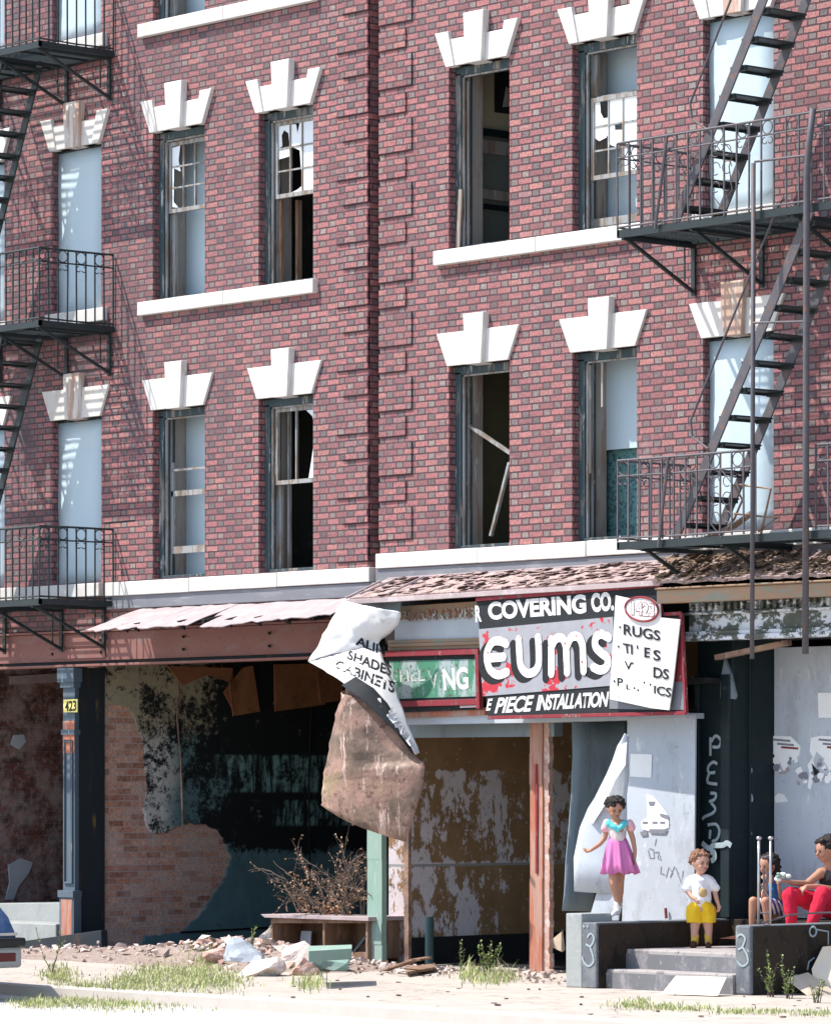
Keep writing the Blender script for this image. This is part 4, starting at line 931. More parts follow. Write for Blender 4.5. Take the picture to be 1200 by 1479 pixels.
# bent sheet hanging in the doorway and torn plywood panel
cs = thing('bent_sheet', 'grey blue bent sheet hanging beside the doorway, left of the torn panel', 'metal sheet', tuple(at(830, 1318, -.35)))
A_ = [at(826, 1040, -.22), at(828, 1090, -.24), at(824, 1150, -.28), at(820, 1200, -.34), at(817, 1250, -.42), at(815, 1290, -.50), at(813, 1316, -.55)]
B__ = [at(906, 1038, .35), at(905, 1070, .33), at(898, 1130, .28), at(885, 1180, .2), at(872, 1230, .1), at(862, 1270, .02), at(852, 1318, -.06)]
loft(A_, B__, 8, -.10, wob=.012).build('sheet', 'curtain', cs, smooth=True, solid=.01)
tp = thing('torn_plywood', 'torn white plywood panel curling behind the girl in the pink dress', 'board', tuple(at(870, 1325, -.9)))
A_ = [at(904, 1060, -.9), at(893, 1078, -.92), at(880, 1112, -.95), at(866, 1142, -.98), at(850, 1168, -1.0), at(838, 1196, -1.02), at(830, 1240, -1.04), at(829, 1288, -1.05)]
B__ = [at(908, 1062, -.88), at(907, 1085, -.88), at(908, 1120, -.88), at(906, 1150, -.90), at(905, 1180, -.90), at(903, 1220, -.90), at(899, 1255, -.92), at(895, 1292, -.94)]
loft(A_, B__, 7, .03, wob=.01).build('panel', 'ply', tp, smooth=True, solid=.015)
MB().prism([at(862, 1288, -1.0), at(896, 1290, -.95), at(893, 1330, -.95), at(850, 1330, -1.02)], (0, .015, 0)).build('panel', 'ply', tp)
for pts in ([(893, 1078), (905, 1072), (903, 1105), (888, 1128), (872, 1165), (856, 1190), (848, 1182), (860, 1150), (876, 1118)],):
    MB().prism([at(x, y, -1.045) for x, y in pts], (0, .004, 0)).build('peeled_poster', 'paper', tp)
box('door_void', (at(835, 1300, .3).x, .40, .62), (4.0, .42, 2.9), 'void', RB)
# canted plywood panel with stickers
def canted(px0, px1, t=.5):  # a vertical plane from (px0, Ya) to (px1, Yb)
    pass
pw = thing('plywood_sheet', 'tall pale grey plywood panel with torn notices, between the girl and the dark green pillar', 'plywood sheet', tuple(at(950, 1326, -.6)))
YA, YB = -.31, -.26
def cp(x, y, d=0.):
    t = (x-904)/(1006-904); P0 = at(904, y, YA); P1 = at(1006, y, YB)
    # vertical plane through two ground points; solve exactly on that plane
    a = at(904, 1200, YA); b_ = at(1006, 1200, YB); nx, ny = (b_.y-a.y), -(b_.x-a.x); r_ = _ray(x, y)
    tt = ((a.x-CAM[0])*nx+(a.y-CAM[1])*ny)/(r_[0]*nx+r_[1]*ny); p = Vector((CAM[0]+tt*r_[0], CAM[1]+tt*r_[1], CAM[2]+tt*r_[2]))
    nv = Vector((nx, ny, 0)).normalized(); nv = nv if nv.y < 0 else -nv
    return p+nv*d
nv_ = (cp(950, 1200, 1)-cp(950, 1200, 0))
g = MB(); g.prism([cp(906, 1036), cp(1004, 1032), cp(1002, 1329), cp(898, 1331), cp(903, 1200)], tuple(-nv_*.02)); g.build('sheet', 'ply', pw)
def stick(pts, mat, name='notice', d=.004, par=pw): return MB().prism([cp(x, y, d) for x, y in pts], tuple(nv_*.003)).build(name, mat, par)
stick([(911, 1089), (942, 1090), (941, 1124), (910, 1122)], 'paper')
stick([(934, 1148), (943, 1150), (956, 1165), (966, 1180), (966, 1196), (945, 1203), (928, 1198), (926, 1188), (936, 1180)], 'paper')
for pts in ([(937, 1158), (947, 1158), (945, 1164), (939, 1164)], [(953, 1175), (966, 1178), (966, 1184), (955, 1180)], [(929, 1187), (936, 1187), (936, 1190), (929, 1190)], [(943, 1187), (950, 1187), (950, 1190), (943, 1190)], [(954, 1187), (961, 1187), (961, 1190), (954, 1190)], [(938, 1198), (965, 1198), (962, 1205), (940, 1204)], [(925, 1202), (935, 1200), (936, 1207), (927, 1208)]): stick(pts, 'dkspray', 'print', .008)
g = MB()
for ln in ([(936, 1228), (939, 1240), (945, 1240), (944, 1228), (938, 1226)], [(946, 1232), (952, 1231), (950, 1240), (955, 1243), (953, 1236)], [(955, 1252), (954, 1262), (960, 1264)], [(962, 1268), (966, 1253), (972, 1262), (968, 1268), (974, 1252), (980, 1262)], [(976, 1254), (984, 1276), (987, 1258)], [(948, 1212), (946, 1222)]): g.tube([cp(x, y, .008) for x, y in ln], .006, 5)
for i_, v_ in enumerate(g.v): dd_ = (Vector(v_)-cp(950, 1200, .003)).dot(nv_); g.v[i_] = tuple(Vector(v_)-nv_*dd_*.94)
g.build('scrawl', 'dkspray', pw)
g = MB(); g.bar(cp(964, 1312, .03), cp(965, 1327, .03), .02, .02); g.build('peg', 'reds', pw)
# dark green pillars with spray paint
XG0 = at(1006, 1200, -.05).x; XG1 = at(1058, 1200, -.05).x
g = MB(); g.box((XG0, -.05, DECK-.05), (XG1, .25, zb_ := at(1030, 905, 0).z)); g.box((XG1-.12, -.10, DECK), (XG1+.0, -.05, 2.95)); g.box((XG0+.005, -.09, DECK), (XG0+.06, -.05, 2.95))
pg = g.build('pillar', 'darkcol', RB, bevel=.01); pg['label'] = 'blackish green shop pillar sprayed with white letters'
g = MB(); g.box((XG0-.02, -.06, DECK+.1), (XG0+.0, .0, 2.6)); g.build('edge_strip', 'teal_edge', pg)
XG2 = at(1093, 1200, .25).x
g = MB(); g.box((XG1+.001, .20, DECK-.05), (XG2, .50, 3.3)); g.box((XG2-.09, .16, DECK-.05), (XG2-.0, .20, 3.3)); pg2 = g.build('pillar', 'darkcol', RB, bevel=.01)
g = MB(); g.prism([at(1040, 985, -.08), at(1046, 950, -.08), at(1055, 975, -.08), at(1062, 1005, -.08), at(1060, 1010, -.08), at(1040, 1008, -.08)], (0, .03, 0)); g.build('bracket_scroll', 'curtain', pg)
stroke('graffiti', [[(1026, 1065), (1026, 1092)], [(1027, 1072), (1034, 1063), (1041, 1070), (1038, 1079), (1029, 1079)], [(1036, 1104), (1030, 1101), (1023, 1108), (1024, 1116), (1033, 1116)], [(1024, 1118), (1022, 1130), (1036, 1133)], [(1026, 1146), (1034, 1147), (1032, 1155), (1024, 1158)], [(1027, 1160), (1033, 1168), (1029, 1175), (1018, 1180), (1014, 1184)], [(1022, 1192), (1034, 1191), (1039, 1200), (1036, 1212), (1028, 1216)], [(1026, 1199), (1025, 1212)]], .017, 'spray', pg, Y=-.06)
stroke('graffiti', [[(1014, 1218), (1024, 1226), (1030, 1222), (1044, 1221), (1050, 1218), (1056, 1222)], [(1026, 1232), (1031, 1231), (1032, 1240), (1027, 1244)]], .03, 'spray', pg, Y=-.11)
stroke('graffiti', [[(1080, 1062), (1083, 1070), (1081, 1075)], [(1073, 1089), (1082, 1090)], [(1074, 1118), (1078, 1108), (1085, 1112), (1082, 1118), (1076, 1116)], [(1078, 1150), (1084, 1148), (1086, 1156), (1080, 1160)], [(1078, 1168), (1078, 1200)], [(1073, 1206), (1086, 1204)]], .018, 'spray', pg2, Y=.18)
# big plywood hoarding on the right
XH = XG2+.01
hb = box('plywood_hoarding', (XH, .48, DECK), (8.8, .52, at(1150, 935, .5).z), 'ply'); tag(hb, 'wide grey plywood hoarding pasted with torn posters behind the seated people', 'hoarding')
hb.name = 'plywood_hoarding'
def poster(pts, mat, name, parent, Y=.478): return pprism(pts, Y, .003).build(name, mat, parent)
po = poster([(1181, 1001), (1240, 1001), (1240, 1037), (1182, 1037)], 'paper', 'notice', hb)
for k_, dx in ((0, 0), (1, 66)):
    p1 = [(1105, 1066), (1118, 1063), (1142, 1064), (1156, 1078), (1154, 1092), (1140, 1102), (1132, 1115), (1124, 1096), (1113, 1086), (1108, 1098), (1112, 1112), (1104, 1141), (1100, 1138), (1103, 1118), (1100, 1105), (1108, 1094), (1103, 1085)]
    poster([(x+dx, y) for x, y in p1], 'paper', 'torn_poster', hb, .476+k_*.0005)
    for q in ([(1116, 1067), (1141, 1069), (1141, 1072), (1116, 1070)], [(1122, 1073), (1146, 1075), (1146, 1078), (1122, 1076)]): poster([(x+dx, y) for x, y in q], 'dkspray', 'print', hb, .473)
    poster([(x+dx, y) for x, y in [(1128, 1078), (1153, 1080), (1152, 1083), (1128, 1081)]], 'reds', 'print', hb, .473)
poster([(1102, 1076), (1107, 1071), (1112, 1073), (1113, 1085), (1115, 1096), (1108, 1094), (1103, 1088)], 'dkspray', 'print', hb, .472)
poster([(1172, 1103), (1178, 1110), (1183, 1116), (1176, 1121)], 'black', 'print', hb, .472)
rr = random.Random(4)
for i in range(34):
    x = 1100+rr.random()*100; y = 1096+rr.random()*36; s_ = rr.uniform(2, 7)
    poster([(x+s_*math.cos(a)*rr.uniform(.5, 1.2), y+s_*math.sin(a)*rr.uniform(.4, 1.3)) for a in (0, 1, 2.1, 3, 4.2, 5.3)], rr.choice(['paper', 'bluepanel', 'dkspray', 'paper', 'tin']), 'scrap', hb, .4755-.0003*(i % 5)-.0005)
poster([(1118, 1152), (1124, 1146), (1132, 1148), (1138, 1158), (1120, 1160)], 'paper', 'scrap', hb)
# ------------------------------------------------------------------ entrance stoop
st = thing('entrance_stoop', 'grey concrete entrance steps between two dark cheek walls marked with white threes', 'steps', (5.4, -1.0, 0))
YF = atZ(850, 1428, 0).y; xa, xb, xc = at(817, 1400, YF).x, at(840, 1400, YF).x, at(861, 1400, YF).x
YR2 = -1.0
box('cheek_wall', (xb, YF, 0), (xc, .2, at(850, 1333, YF).z), 'cheekfront', st, .012).name = 'cheek_wall'
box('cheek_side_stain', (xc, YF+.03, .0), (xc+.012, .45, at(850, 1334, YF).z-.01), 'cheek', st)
box('cheek_pier', (xa, YF+.0, 0), (xb-.002, YF+.40, at(830, 1320, YF).z), 'greyconc', st, .01)
Y2 = atZ(1070, 1438, 0).y; x2, x3 = at(1061, 1400, Y2).x, at(1083, 1400, Y2).x; ZC = at(1070, 1337, Y2).z
LAND = .36; S1 = .18
x_r = x2-.002
yR1 = YF+.12; yR2 = atX(903, 1398, xc).y
g = MB(); g.box((xc+.013, yR1, 0), (x_r, yR2, S1)); g.build('step', 'step', st, bevel=.012)
box('riser_face', (xc+.014, yR1-.006, .0), (x_r, yR1, S1-.03), 'riser', st); box('riser_face', (xc+.014, yR2-.006, S1+.001), (x_r, yR2, LAND-.04), 'riser', st)
g = MB(); g.box((xc+.013, yR2, 0), (x_r, 1.2, LAND)); g.build('landing', 'step', st, bevel=.012)
box('shop_platform', (xc+.014, -.06, LAND+.001), (x3+2.6, 2.5, .61), 'cheek', st, .008)
stroke('graffiti', [[(848, 1355), (853, 1349), (858, 1356), (853, 1367), (846, 1364)], [(852, 1368), (856, 1380), (857, 1390), (850, 1396), (843, 1390), (841, 1382)]], .011, 'spray', st, Y=YF-.004)
stroke('graffiti', [[(842, 1337), (844, 1340)], [(848, 1337), (849, 1340)]], .012, 'spray', st, Y=YF-.004)
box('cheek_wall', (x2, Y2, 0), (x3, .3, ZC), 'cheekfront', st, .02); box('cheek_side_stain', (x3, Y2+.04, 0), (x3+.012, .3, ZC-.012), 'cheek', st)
stroke('graffiti', [[(1064, 1354), (1070, 1350), (1076, 1356), (1072, 1368), (1066, 1372)], [(1072, 1368), (1078, 1378), (1080, 1390), (1072, 1396), (1064, 1388)]], .011, 'spray', st, Y=Y2-.004)
g = MB(); g.ring(atX(1174, 1346, x3+.015), .045, .010, 'yz'); g.tube([atX(x, y, x3+.018) for x, y in ((1178, 1343), (1196, 1346), (1196, 1365))], .008, 5); g.tube([atX(x, y, x3+.018) for x, y in ((1176, 1384), (1168, 1390), (1166, 1402))], .008, 5); g.build('graffiti', 'spray', st)
box('side_landing', (x_r-.001, Y2+.3, 0), (x2-.001, 1.2, LAND-.003), 'step', st) if x2-x_r > .01 else None
# ------------------------------------------------------------------ fire escapes
def rail_run(parent, pts, z0, z1, z2, step, mat, rings=True, corner_post=True):
    """railing along a polyline of (x,y): top rail z2, second rail z1, bottom z0"""
    rl = MB(); bl = MB(); dc = bl
    for (xa, ya), (xb_, yb) in zip(pts[:-1], pts[1:]):
        A = Vector((xa, ya, 0)); B = Vector((xb_, yb, 0)); L = (B-A).length; n_ = max(1, round(L/step)); d = (B-A).normalized()
        for z, t in ((z2, .022), (z1, .016), (z0+.03, .018)):
            a_ = A+Vector((0, 0, z)); b_ = B+Vector((0, 0, z)); mid = a_.lerp(b_, .5)+Vector((0, 0, random.uniform(-.012, .004)))
            rl.tube([a_, mid, b_], t/2*1.15, 5)
        for i in range(n_+1):
            p = A.lerp(B, i/n_); j = Vector((random.uniform(-.006, .006), random.uniform(-.006, .006), 0))
            bl.bar(p+Vector((0, 0, z0)), p+j+Vector((0, 0, z2)), .014, .014)
        if rings:
            pl_ = 'xz' if abs(d.x) > .5 else 'yz'
            for i in range(n_):
                if i % 2 == 0: 
                    p = A.lerp(B, (i+.5)/n_); dc.ring(p+Vector((0, 0, (z1+z2)/2)), (z2-z1)/2-.008, .007, pl_, 12)
                    for s_ in (-1, 1): dc.ring(p+Vector((0, 0, z1-.05))+d*.035*s_, .03, .006, pl_, 8, 90 if s_ > 0 else 90, 330 if s_ < 0 else -150)
    rl.build('rail', mat, parent); bl.build('balusters', mat, parent)
def platform(parent, x0, x1, y0, z, mat, brackets, hole=None, slat=.052):
    g = MB(); n_ = int((0-.06-y0)/slat)
    for i in range(n_):
        y = y0+.05+i*slat; segs = [(x0, x1)]
        if hole and hole[2] < y < hole[3]: segs = [(x0, hole[0]), (hole[1], x1)]
        for a_, b_ in segs:
            if b_-a_ > .05: g.box((a_, y-.0065, z-.030), (b_, y+.0065, z-.012))
    g.build('deck_slats', mat, parent)
    g = MB(); g.box((x0-.01, y0, z-.07), (x1+.01, y0+.03, z+.005)); g.box((x0-.01, y0, z-.06), (x0+.02, -.01, z+.003)); g.box((x1-.02, y0, z-.06), (x1+.01, -.01, z+.003)); g.box((x0, -.04, z-.06), (x1, -.01, z-.01))
    x = x0+.7
    while x < x1: g.box((x-.012, y0+.03, z-.06), (x+.012, -.04, z-.036)); x += .7
    g.build('deck_frame', mat, parent)
    for xb_ in brackets:
        g = MB(); g.bar((xb_, y0+.06, z-.07), (xb_, -.02, z-.52), .03, .03); g.bar((xb_, -.03, z-.06), (xb_, -.03, z-.55), .05, .02); g.bar((xb_, y0+.02, z-.075), (xb_, -.02, z-.075), .035, .035)
        g.bar((xb_, -.15, z-.08), (xb_, -.15, z-.42), .012, .012); g.build('bracket', mat, parent)
def stair(parent, p0, p1, yo, yi, n_, mat, hand=True):
    """p0,p1: (x,z) foot and head; yo/yi outer and inner stringer"""
    g = MB()
    for y in (yo, yi): g.bar((p0[0], y, p0[1]), (p1[0], y, p1[1]), .02, .105, (0, 0, 1))
    g.build('stringer', mat, parent, bevel=.003)
    g = MB()
    for i in range(n_):
        t = (i+.6)/n_; x = p0[0]+(p1[0]-p0[0])*t; z = p0[1]+(p1[1]-p0[1])*t; g.box((x-.10, yo+.012, z-.012), (x+.10, yi-.012, z+.004)); g.box((x-.10, yo+.012, z-.035), (x-.085, yi-.012, z-.012)); 
        for y in (yo+.02, yi-.05): g.box((x-.09, y, z-.045), (x+.09, y+.03, z-.012))
    g.build('treads', 'iron', parent)
    if hand:
        d = Vector((p1[0]-p0[0], 0, p1[1]-p0[1])).normalized(); nrm = Vector((-d.z, 0, d.x)); 
        for y in (yo,):
            A = Vector((p0[0], y-.03, p0[1]))+d*.95; B = Vector((p1[0], y-.03, p1[1]))-d*.05
            MB().tube([A+nrm*.02, A+nrm*.26, A+nrm*.36+d*.12, B+nrm*.36-d*.1, B+nrm*.34, B+nrm*.02], .011, 6).build('handrail', mat, parent)
FR = thing('fire_escape', 'faded grey iron fire escape with zigzag stairs over the stoop on the right house', 'fire escape', (5.5, -.5, 4.2), 'iron fire escapes')
XR0, XR1, YO = 4.04, 8.3, -1.0
for z in (4.20, 7.17):
    platform(FR, XR0, XR1, YO, z, 'iron', (4.09, 5.0, 6.3, 7.6) if z > 5 else (4.35, 5.4, 6.9, 8.0), hole=(6.0, 6.75, -.9, -.25) if z > 5 else None)
rail_run(FR, [(XR0, -.02), (XR0, YO), (XR1, YO), (XR1, -.02)], 7.17, 7.86, 8.0, .155, 'greyiron')
rail_run(FR, [(XR0, -.02), (XR0, YO), (5.86, YO)], 4.21, 4.83, 4.98, .15, 'greyiron')
rail_run(FR, [(6.62, YO), (XR1, YO), (XR1, -.02)], 4.21, 4.83, 4.98, .15, 'greyiron')
stair(FR, (4.67, 4.21), (6.42, 7.14), -.86, -.32, 12, 'greyiron'); stair(FR, (4.67, 7.19), (6.42, 10.15), -.86, -.32, 12, 'greyiron')
for c in ((5.42, 7.62), (5.42, 4.55)):       # scroll ornament in the middle of each railing
    g = MB()
    for s_ in (-1, 1):
        for z_, r_ in ((.16, .05), (.0, .06), (-.17, .05)):
            g.ring((c[0]+s_*.075, YO, c[1]+z_), r_, .006, 'xz', 10, 0, 300)
        g.tube([(c[0], YO, c[1]-.36), (c[0]+s_*.14, YO, c[1]-.22), (c[0]+s_*.10, YO, c[1]), (c[0]+s_*.15, YO, c[1]+.12), (c[0], YO, c[1]+.27)], .006, 5)
    g.build('scroll', 'greyiron', FR)
g = MB(); g.tube([at(1088, 235, -1.06), at(1087, 600, -1.06), at(1086, 952, -1.06)], .021, 8); g.build('guide_pole', 'greyiron', FR, smooth=True)
g = MB(); g.tube([at(1174, 156, -1.06), at(1168, 210, -1.06), at(1165, 250, -1.06), at(1164, 600, -1.06), at(1163, 945, -1.06)], .030, 8); g.build('guide_pole', 'greyiron', FR, smooth=True)
for a_, b_ in (((1090, 233), (1163, 224)), ((1088, 466), (1164, 464))): MB().tube([at(*a_, -1.07), at(*b_, -1.07)], .012, 6).build('tie_rod', 'greyiron', FR)
g = MB(); g.tube([at(963, 197, -1.03), at(955, 260, -1.03), at(946, 330, -1.03)], .016, 6); g.build('brace', 'greyiron', FR); g = MB(); g.tube([at(965, 660, -1.03), at(958, 720, -1.03), at(951, 790, -1.03)], .016, 6); g.build('brace', 'greyiron', FR)
g = MB(); g.tube([at(1010, 783, -.6), at(1060, 760, -.6), at(1085, 742, -.6)], .03, 5); g.tube([at(1030, 784, -.5), at(1060, 750, -.5), at(1072, 722, -.5), at(1060, 700, -.5)], .012, 5); g.tube([at(1068, 700, -.7), at(1113, 706, -.7), at(1098, 775, -.7)], .012, 5); g.tube([at(1060, 742, -.7), at(1122, 748, -.7), at(1095, 768, -.7)], .010, 5)
tw = g.build('bent_rods', 'oldwood', None); tag(tw, 'bent rusty rods and a stick heaped on the lower right fire escape platform', 'scrap metal')
FL = thing('fire_escape', 'black iron fire escape with short platforms on the left house by the photo edge', 'fire escape', (-6.4, -.5, 4.0), 'iron fire escapes')
XL0, XL1 = -9.8, -5.13
for z in (3.96, 7.06, 10.17): platform(FL, XL0, XL1, -1.05, z, 'iron', (-5.2, -6.0, -7.3, -8.8) if z > 5 else (-5.3, -6.1, -7.2, -8.6), hole=(-7.9, -7.0, -.9, -.25) if z > 5 else None)
for z in (3.96, 7.06, 10.17): rail_run(FL, [(XL0, -.02), (XL0, -1.05), (XL1, -1.05), (XL1, -.02)], z, z+.66, z+.81, .125, 'iron')
xs1 = at(50, 135, -.35).x; 
stair(FL, (xs1-1.25, 7.08), (xs1+.12, 10.14), -.9, -.35, 13, 'iron', False); stair(FL, (xs1-1.25, 3.98), (xs1+.12, 7.02), -.9, -.35, 13, 'iron', False)
g = MB(); g.tube([at(150, 756, -.9), at(195, 752, -.55)], .012, 5); g.build('stay_rod', 'iron', FL)

# ------------------------------------------------------------------ people
class Fig:
    """limb chains in a local frame: x to the viewer's right, -y towards the viewer, z up; photo pixels set x and z"""
    def __init__(s, name, label, ax, ay, foot, yaw, px_m):
        s.root = thing(name, label, 'person', tuple(foot), None, yaw); s.ax, s.ay, s.k = ax, ay, px_m; s.yaw = yaw; s.foot = Vector(foot)
    def p(s, x, y, d=0.): return Vector(((x-s.ax)/s.k, d, (s.ay-y)/s.k))
    def build(s, mb, name, mat, parent=None, voxel=.006, smooth=True, ratio=.35, sm=3):
        o = _ob(mb, name, mat, None); dg = bpy.context.evaluated_depsgraph_get
        if voxel:
            m = o.modifiers.new('r', 'REMESH'); m.mode = 'VOXEL'; m.voxel_size = voxel; m2 = o.modifiers.new('s', 'SMOOTH'); m2.iterations = sm; m2.factor = .5
            if ratio < 1: m3 = o.modifiers.new('d', 'DECIMATE'); m3.ratio = ratio
            e = o.evaluated_get(dg()); me = bpy.data.meshes.new_from_object(e); old = o.data; o.modifiers.clear(); o.data = me; bpy.data.meshes.remove(old); me.name = name
            me.materials.clear(); me.materials.append(M[mat])
        wr = {'body': 0, 'eye': 0, 'eyebrow': 0, 'mouth': 0, 'hair': .016}.get(name, .013)
        if wr and voxel:
            from mathutils import noise as mn
            sc_ = 38 if name == 'hair' else 15
            nr = [v.normal.copy() for v in o.data.vertices]
            for v, q_ in zip(o.data.vertices, nr):
                c_ = v.co; k_w = mn.noise(Vector((c_.x*sc_, c_.y*sc_, c_.z*sc_*(.5 if name in ('trousers', 'shorts') else 1))))+.5*mn.noise(c_*sc_*2.3); v.co = c_+q_*wr*k_w
        for p_ in o.data.polygons: p_.use_smooth = smooth
        o.parent = parent or s.root; return o
def caps(b, chain, n=14):
    """chain of (point, radius[, flatten]) joined by tapered capsules"""
    for (p, r), (q, t) in zip(chain[:-1], chain[1:]):
        p = Vector(p); q = Vector(q); d = q-p; L = d.length; d.normalize()
        u = Vector((0, 1, 0)) if abs(d.y) < .9 else Vector((1, 0, 0)); a = d.cross(u).normalized(); c = d.cross(a)
        k = len(b.v); rings_ = []
        for i in range(5): th = math.pi/2*(1-i/4); rings_.append((p-d*math.sin(th)*r, max(1e-4, math.cos(th)*r)))
        for i in range(5): th = math.pi/2*i/4; rings_.append((q+d*math.sin(th)*t, max(1e-4, math.cos(th)*t)))
        for o_, rr in rings_:
            for j in range(n): an = 2*math.pi*j/n; b.v.append(tuple(o_+a*math.cos(an)*rr+c*math.sin(an)*rr))
        for i in range(9):
            for j in range(n): b.f.append((k+i*n+j, k+(i+1)*n+j, k+(i+1)*n+(j+1) % n, k+i*n+(j+1) % n))
    return b
def hand(b, wrist, dirv, side, sc=1., curl=.5, palmn=Vector((0, -1, 0))):
    """palm, four bent fingers of different lengths and a thumb from the side of the palm"""
    d = Vector(dirv).normalized(); nrm = (palmn-d*palmn.dot(d)).normalized(); s_ = d.cross(nrm)*side
    L = .055*sc; base = Vector(wrist)
    for o in (-.016, 0, .016): caps(b, [(base+s_*o*sc*.7, .013*sc), (base+d*L+s_*o*sc, .0115*sc)], 8)
    for i, (o, ln) in enumerate(((-.022, .042), (-.0075, .052), (.0075, .056), (.022, .048))):
        r0 = base+d*L+s_*o*sc; a1 = (d*math.cos(curl)+nrm*math.sin(curl)).normalized(); a2 = (d*math.cos(curl*2.1)+nrm*math.sin(curl*2.1)).normalized()
        m_ = r0+a1*ln*.5*sc; e_ = m_+a2*ln*.55*sc; caps(b, [(r0, .0082*sc), (m_, .0076*sc), (e_, .0062*sc)], 8)
    t0 = base+d*.018*sc+s_*.020*sc; t1 = t0+(d*.6+s_*.8).normalized()*.028*sc+nrm*.006; t2 = t1+(d*.9+nrm*.5).normalized()*.024*sc; caps(b, [(t0, .010*sc), (t1, .009*sc), (t2, .0072*sc)], 8)
def head(b, c, r, face, up=Vector((0, 0, 1))):
    """skull, jaw, nose, ears; face = unit vector the face looks along"""
    f = Vector(face).normalized(); u = (up-f*up.dot(f)).normalized(); s_ = f.cross(u); rot = Matrix((s_, f, u)).transposed()
    b.ell(c+u*r*.12, (r*.86, r*.96, r*1.02), 16, 12, rot)
    b.ell(c+f*r*.22-u*r*.38, (r*.66, r*.66, r*.72), 14, 10, rot)      # jaw and cheeks
    b.ell(c+f*r*.52-u*r*.86, (r*.22, r*.26, r*.20), 10, 8, rot)       # chin
    caps(b, [(c+f*r*.88+u*r*.02, r*.09), (c+f*r*1.04-u*r*.24, r*.135)], 8)   # nose
    for k in (-1, 1):
        b.ell(c+s_*k*r*.86-u*r*.08, (r*.10, r*.18, r*.26), 8, 6, rot)
        b.ell(c+f*r*.70+s_*k*r*.34-u*r*.32, (r*.24, r*.2, r*.2), 8, 6, rot)
    b.ell(c+f*r*.84-u*r*.50, (r*.22, r*.12, r*.10), 8, 6, rot)
    return f, u, s_
def face_bits(fig, body, c, r, f, u, s_):
    for k in (-1, 1):
        MB_ = MB(); MB_.ell(c+f*r*.90+s_*k*r*.31-u*r*.02, (r*.12, r*.12, r*.07), 8, 6); fig.build(MB_, 'eye', 'eye', body, 0)
        MB_ = MB(); caps(MB_, [(c+f*r*.96+s_*k*r*.18+u*r*.16, r*.03), (c+f*r*.90+s_*k*r*.46+u*r*.17, r*.025)], 6); fig.build(MB_, 'eyebrow', 'hairdk', body, 0)
    MB_ = MB(); caps(MB_, [(c+f*r*.98-s_*r*.15-u*r*.50, r*.045), (c+f*r*1.0-u*r*.51, r*.06), (c+f*r*.98+s_*r*.15-u*r*.50, r*.045)], 6); fig.build(MB_, 'mouth', 'lip', body, 0)
def skirt(rings, n=40, folds=9, amp=.06, ph=0.):
    """rings: (centre, rx, ry) from waist to hem, with folds deepening; closed"""
    b = MB(); m = len(rings)
    for i, (c, rx, ry) in enumerate(rings):
        a_ = amp*(i/(m-1))
        for j in range(n):
            t = 2*math.pi*j/n; k = 1+a_*math.sin(folds*t+ph)+a_*.5*math.sin((folds*2+1)*t+1.3*ph); b.v.append((c[0]+rx*k*math.cos(t), c[1]+ry*k*math.sin(t), c[2]+a_*.1*math.sin(folds*t+2)))
    for i in range(m-1):
        for j in range(n): b.f.append((i*n+j, i*n+(j+1) % n, (i+1)*n+(j+1) % n, (i+1)*n+j))
    return b
V = Vector
# --- girl in the pink dress
gy = -1.35; gfoot = at(890, 1327, gy); gz = at(850, 1330, YF).z
k_ = F/((Vector((gfoot.x, gfoot.y, 0))-Vector((CAM[0], CAM[1], 0))).dot(Vector((fw[0], fw[1], 0))))
G1 = Fig('person', 'little girl in a pink and aqua dress standing with one arm held out', 890, 1327, gfoot, TH-R(4), k_)
P = G1.p
G1.root.location.z = gz+.002
b = MB(); hc = P(888, 1167, -.01); hr = .088
f, u, s_ = head(b, hc, hr, V((.30, -1, -.42)))
caps(b, [(P(890, 1182), .032), (P(891, 1192), .036)])
caps(b, [(P(884, 1190), .045), (P(898, 1190), .045)]); caps(b, [(P(891, 1196), .075), (P(891, 1212), .070), (P(892, 1236), .085)])
caps(b, [(P(877, 1191), .030), (P(873, 1210, .01), .025), (P(866, 1219, -.01), .022), (P(853, 1228, -.06), .016)]); hand(b, P(853, 1228, -.06), V((-1, -.5, -.25)), 1, .85, .7, V((0, -.5, 1)))
caps(b, [(P(907, 1191), .030), (P(914, 1212, .0), .025), (P(917, 1230, -.01), .020), (P(916, 1242, -.02), .016)]); hand(b, P(916, 1242, -.02), V((-.12, -.1, -1)), -1, .85, .45, V((-.7, -.5, 0)))
caps(b, [(P(886, 1238, -.01), .062), (P(886, 1276, -.05), .042), (P(888, 1286, -.03), .036), (P(893, 1306, .0), .027), (P(892, 1318, .01), .020)])
caps(b, [(P(896, 1238, .05), .060), (P(895, 1272, .09), .042), (P(895, 1289, .15), .034), (P(894, 1302, .21), .024), (P(893, 1308, .23), .020)])
body = G1.build(b, 'body', 'skin1', None, .0055)
face_bits(G1, body, hc, hr, f, u, s_)
b = MB(); b.ell(hc+u*.035-f*.022, (.094, .094, .075), 16, 12); 
for i in range(46):
    a_ = random.uniform(0, 6.28); e_ = random.uniform(-.1, 1.2); d = (s_*math.cos(a_)*math.cos(e_)+(-f)*abs(math.sin(a_))*math.cos(e_)*1.0+f*(math.sin(a_) if math.sin(a_) < 0 else 0)*-.3+u*math.sin(e_)*.9)
    b.ell(hc-f*.012+u*.02+d*.085, random.uniform(.020, .032), 8, 6)
for k in (-1, 0, 1): b.ell(hc+u*.085+f*.045+s_*k*.035, .024, 8, 6)
G1.build(b, 'hair', 'hairdk', None, .006, sm=1)
sk = skirt([(P(892, 1210), .082, .068), (P(892, 1217), .098, .082), (P(893, 1232), .125, .10), (P(894, 1248), .148, .12), (P(895, 1261), .166, .135)], 84, 8, .13, .8)
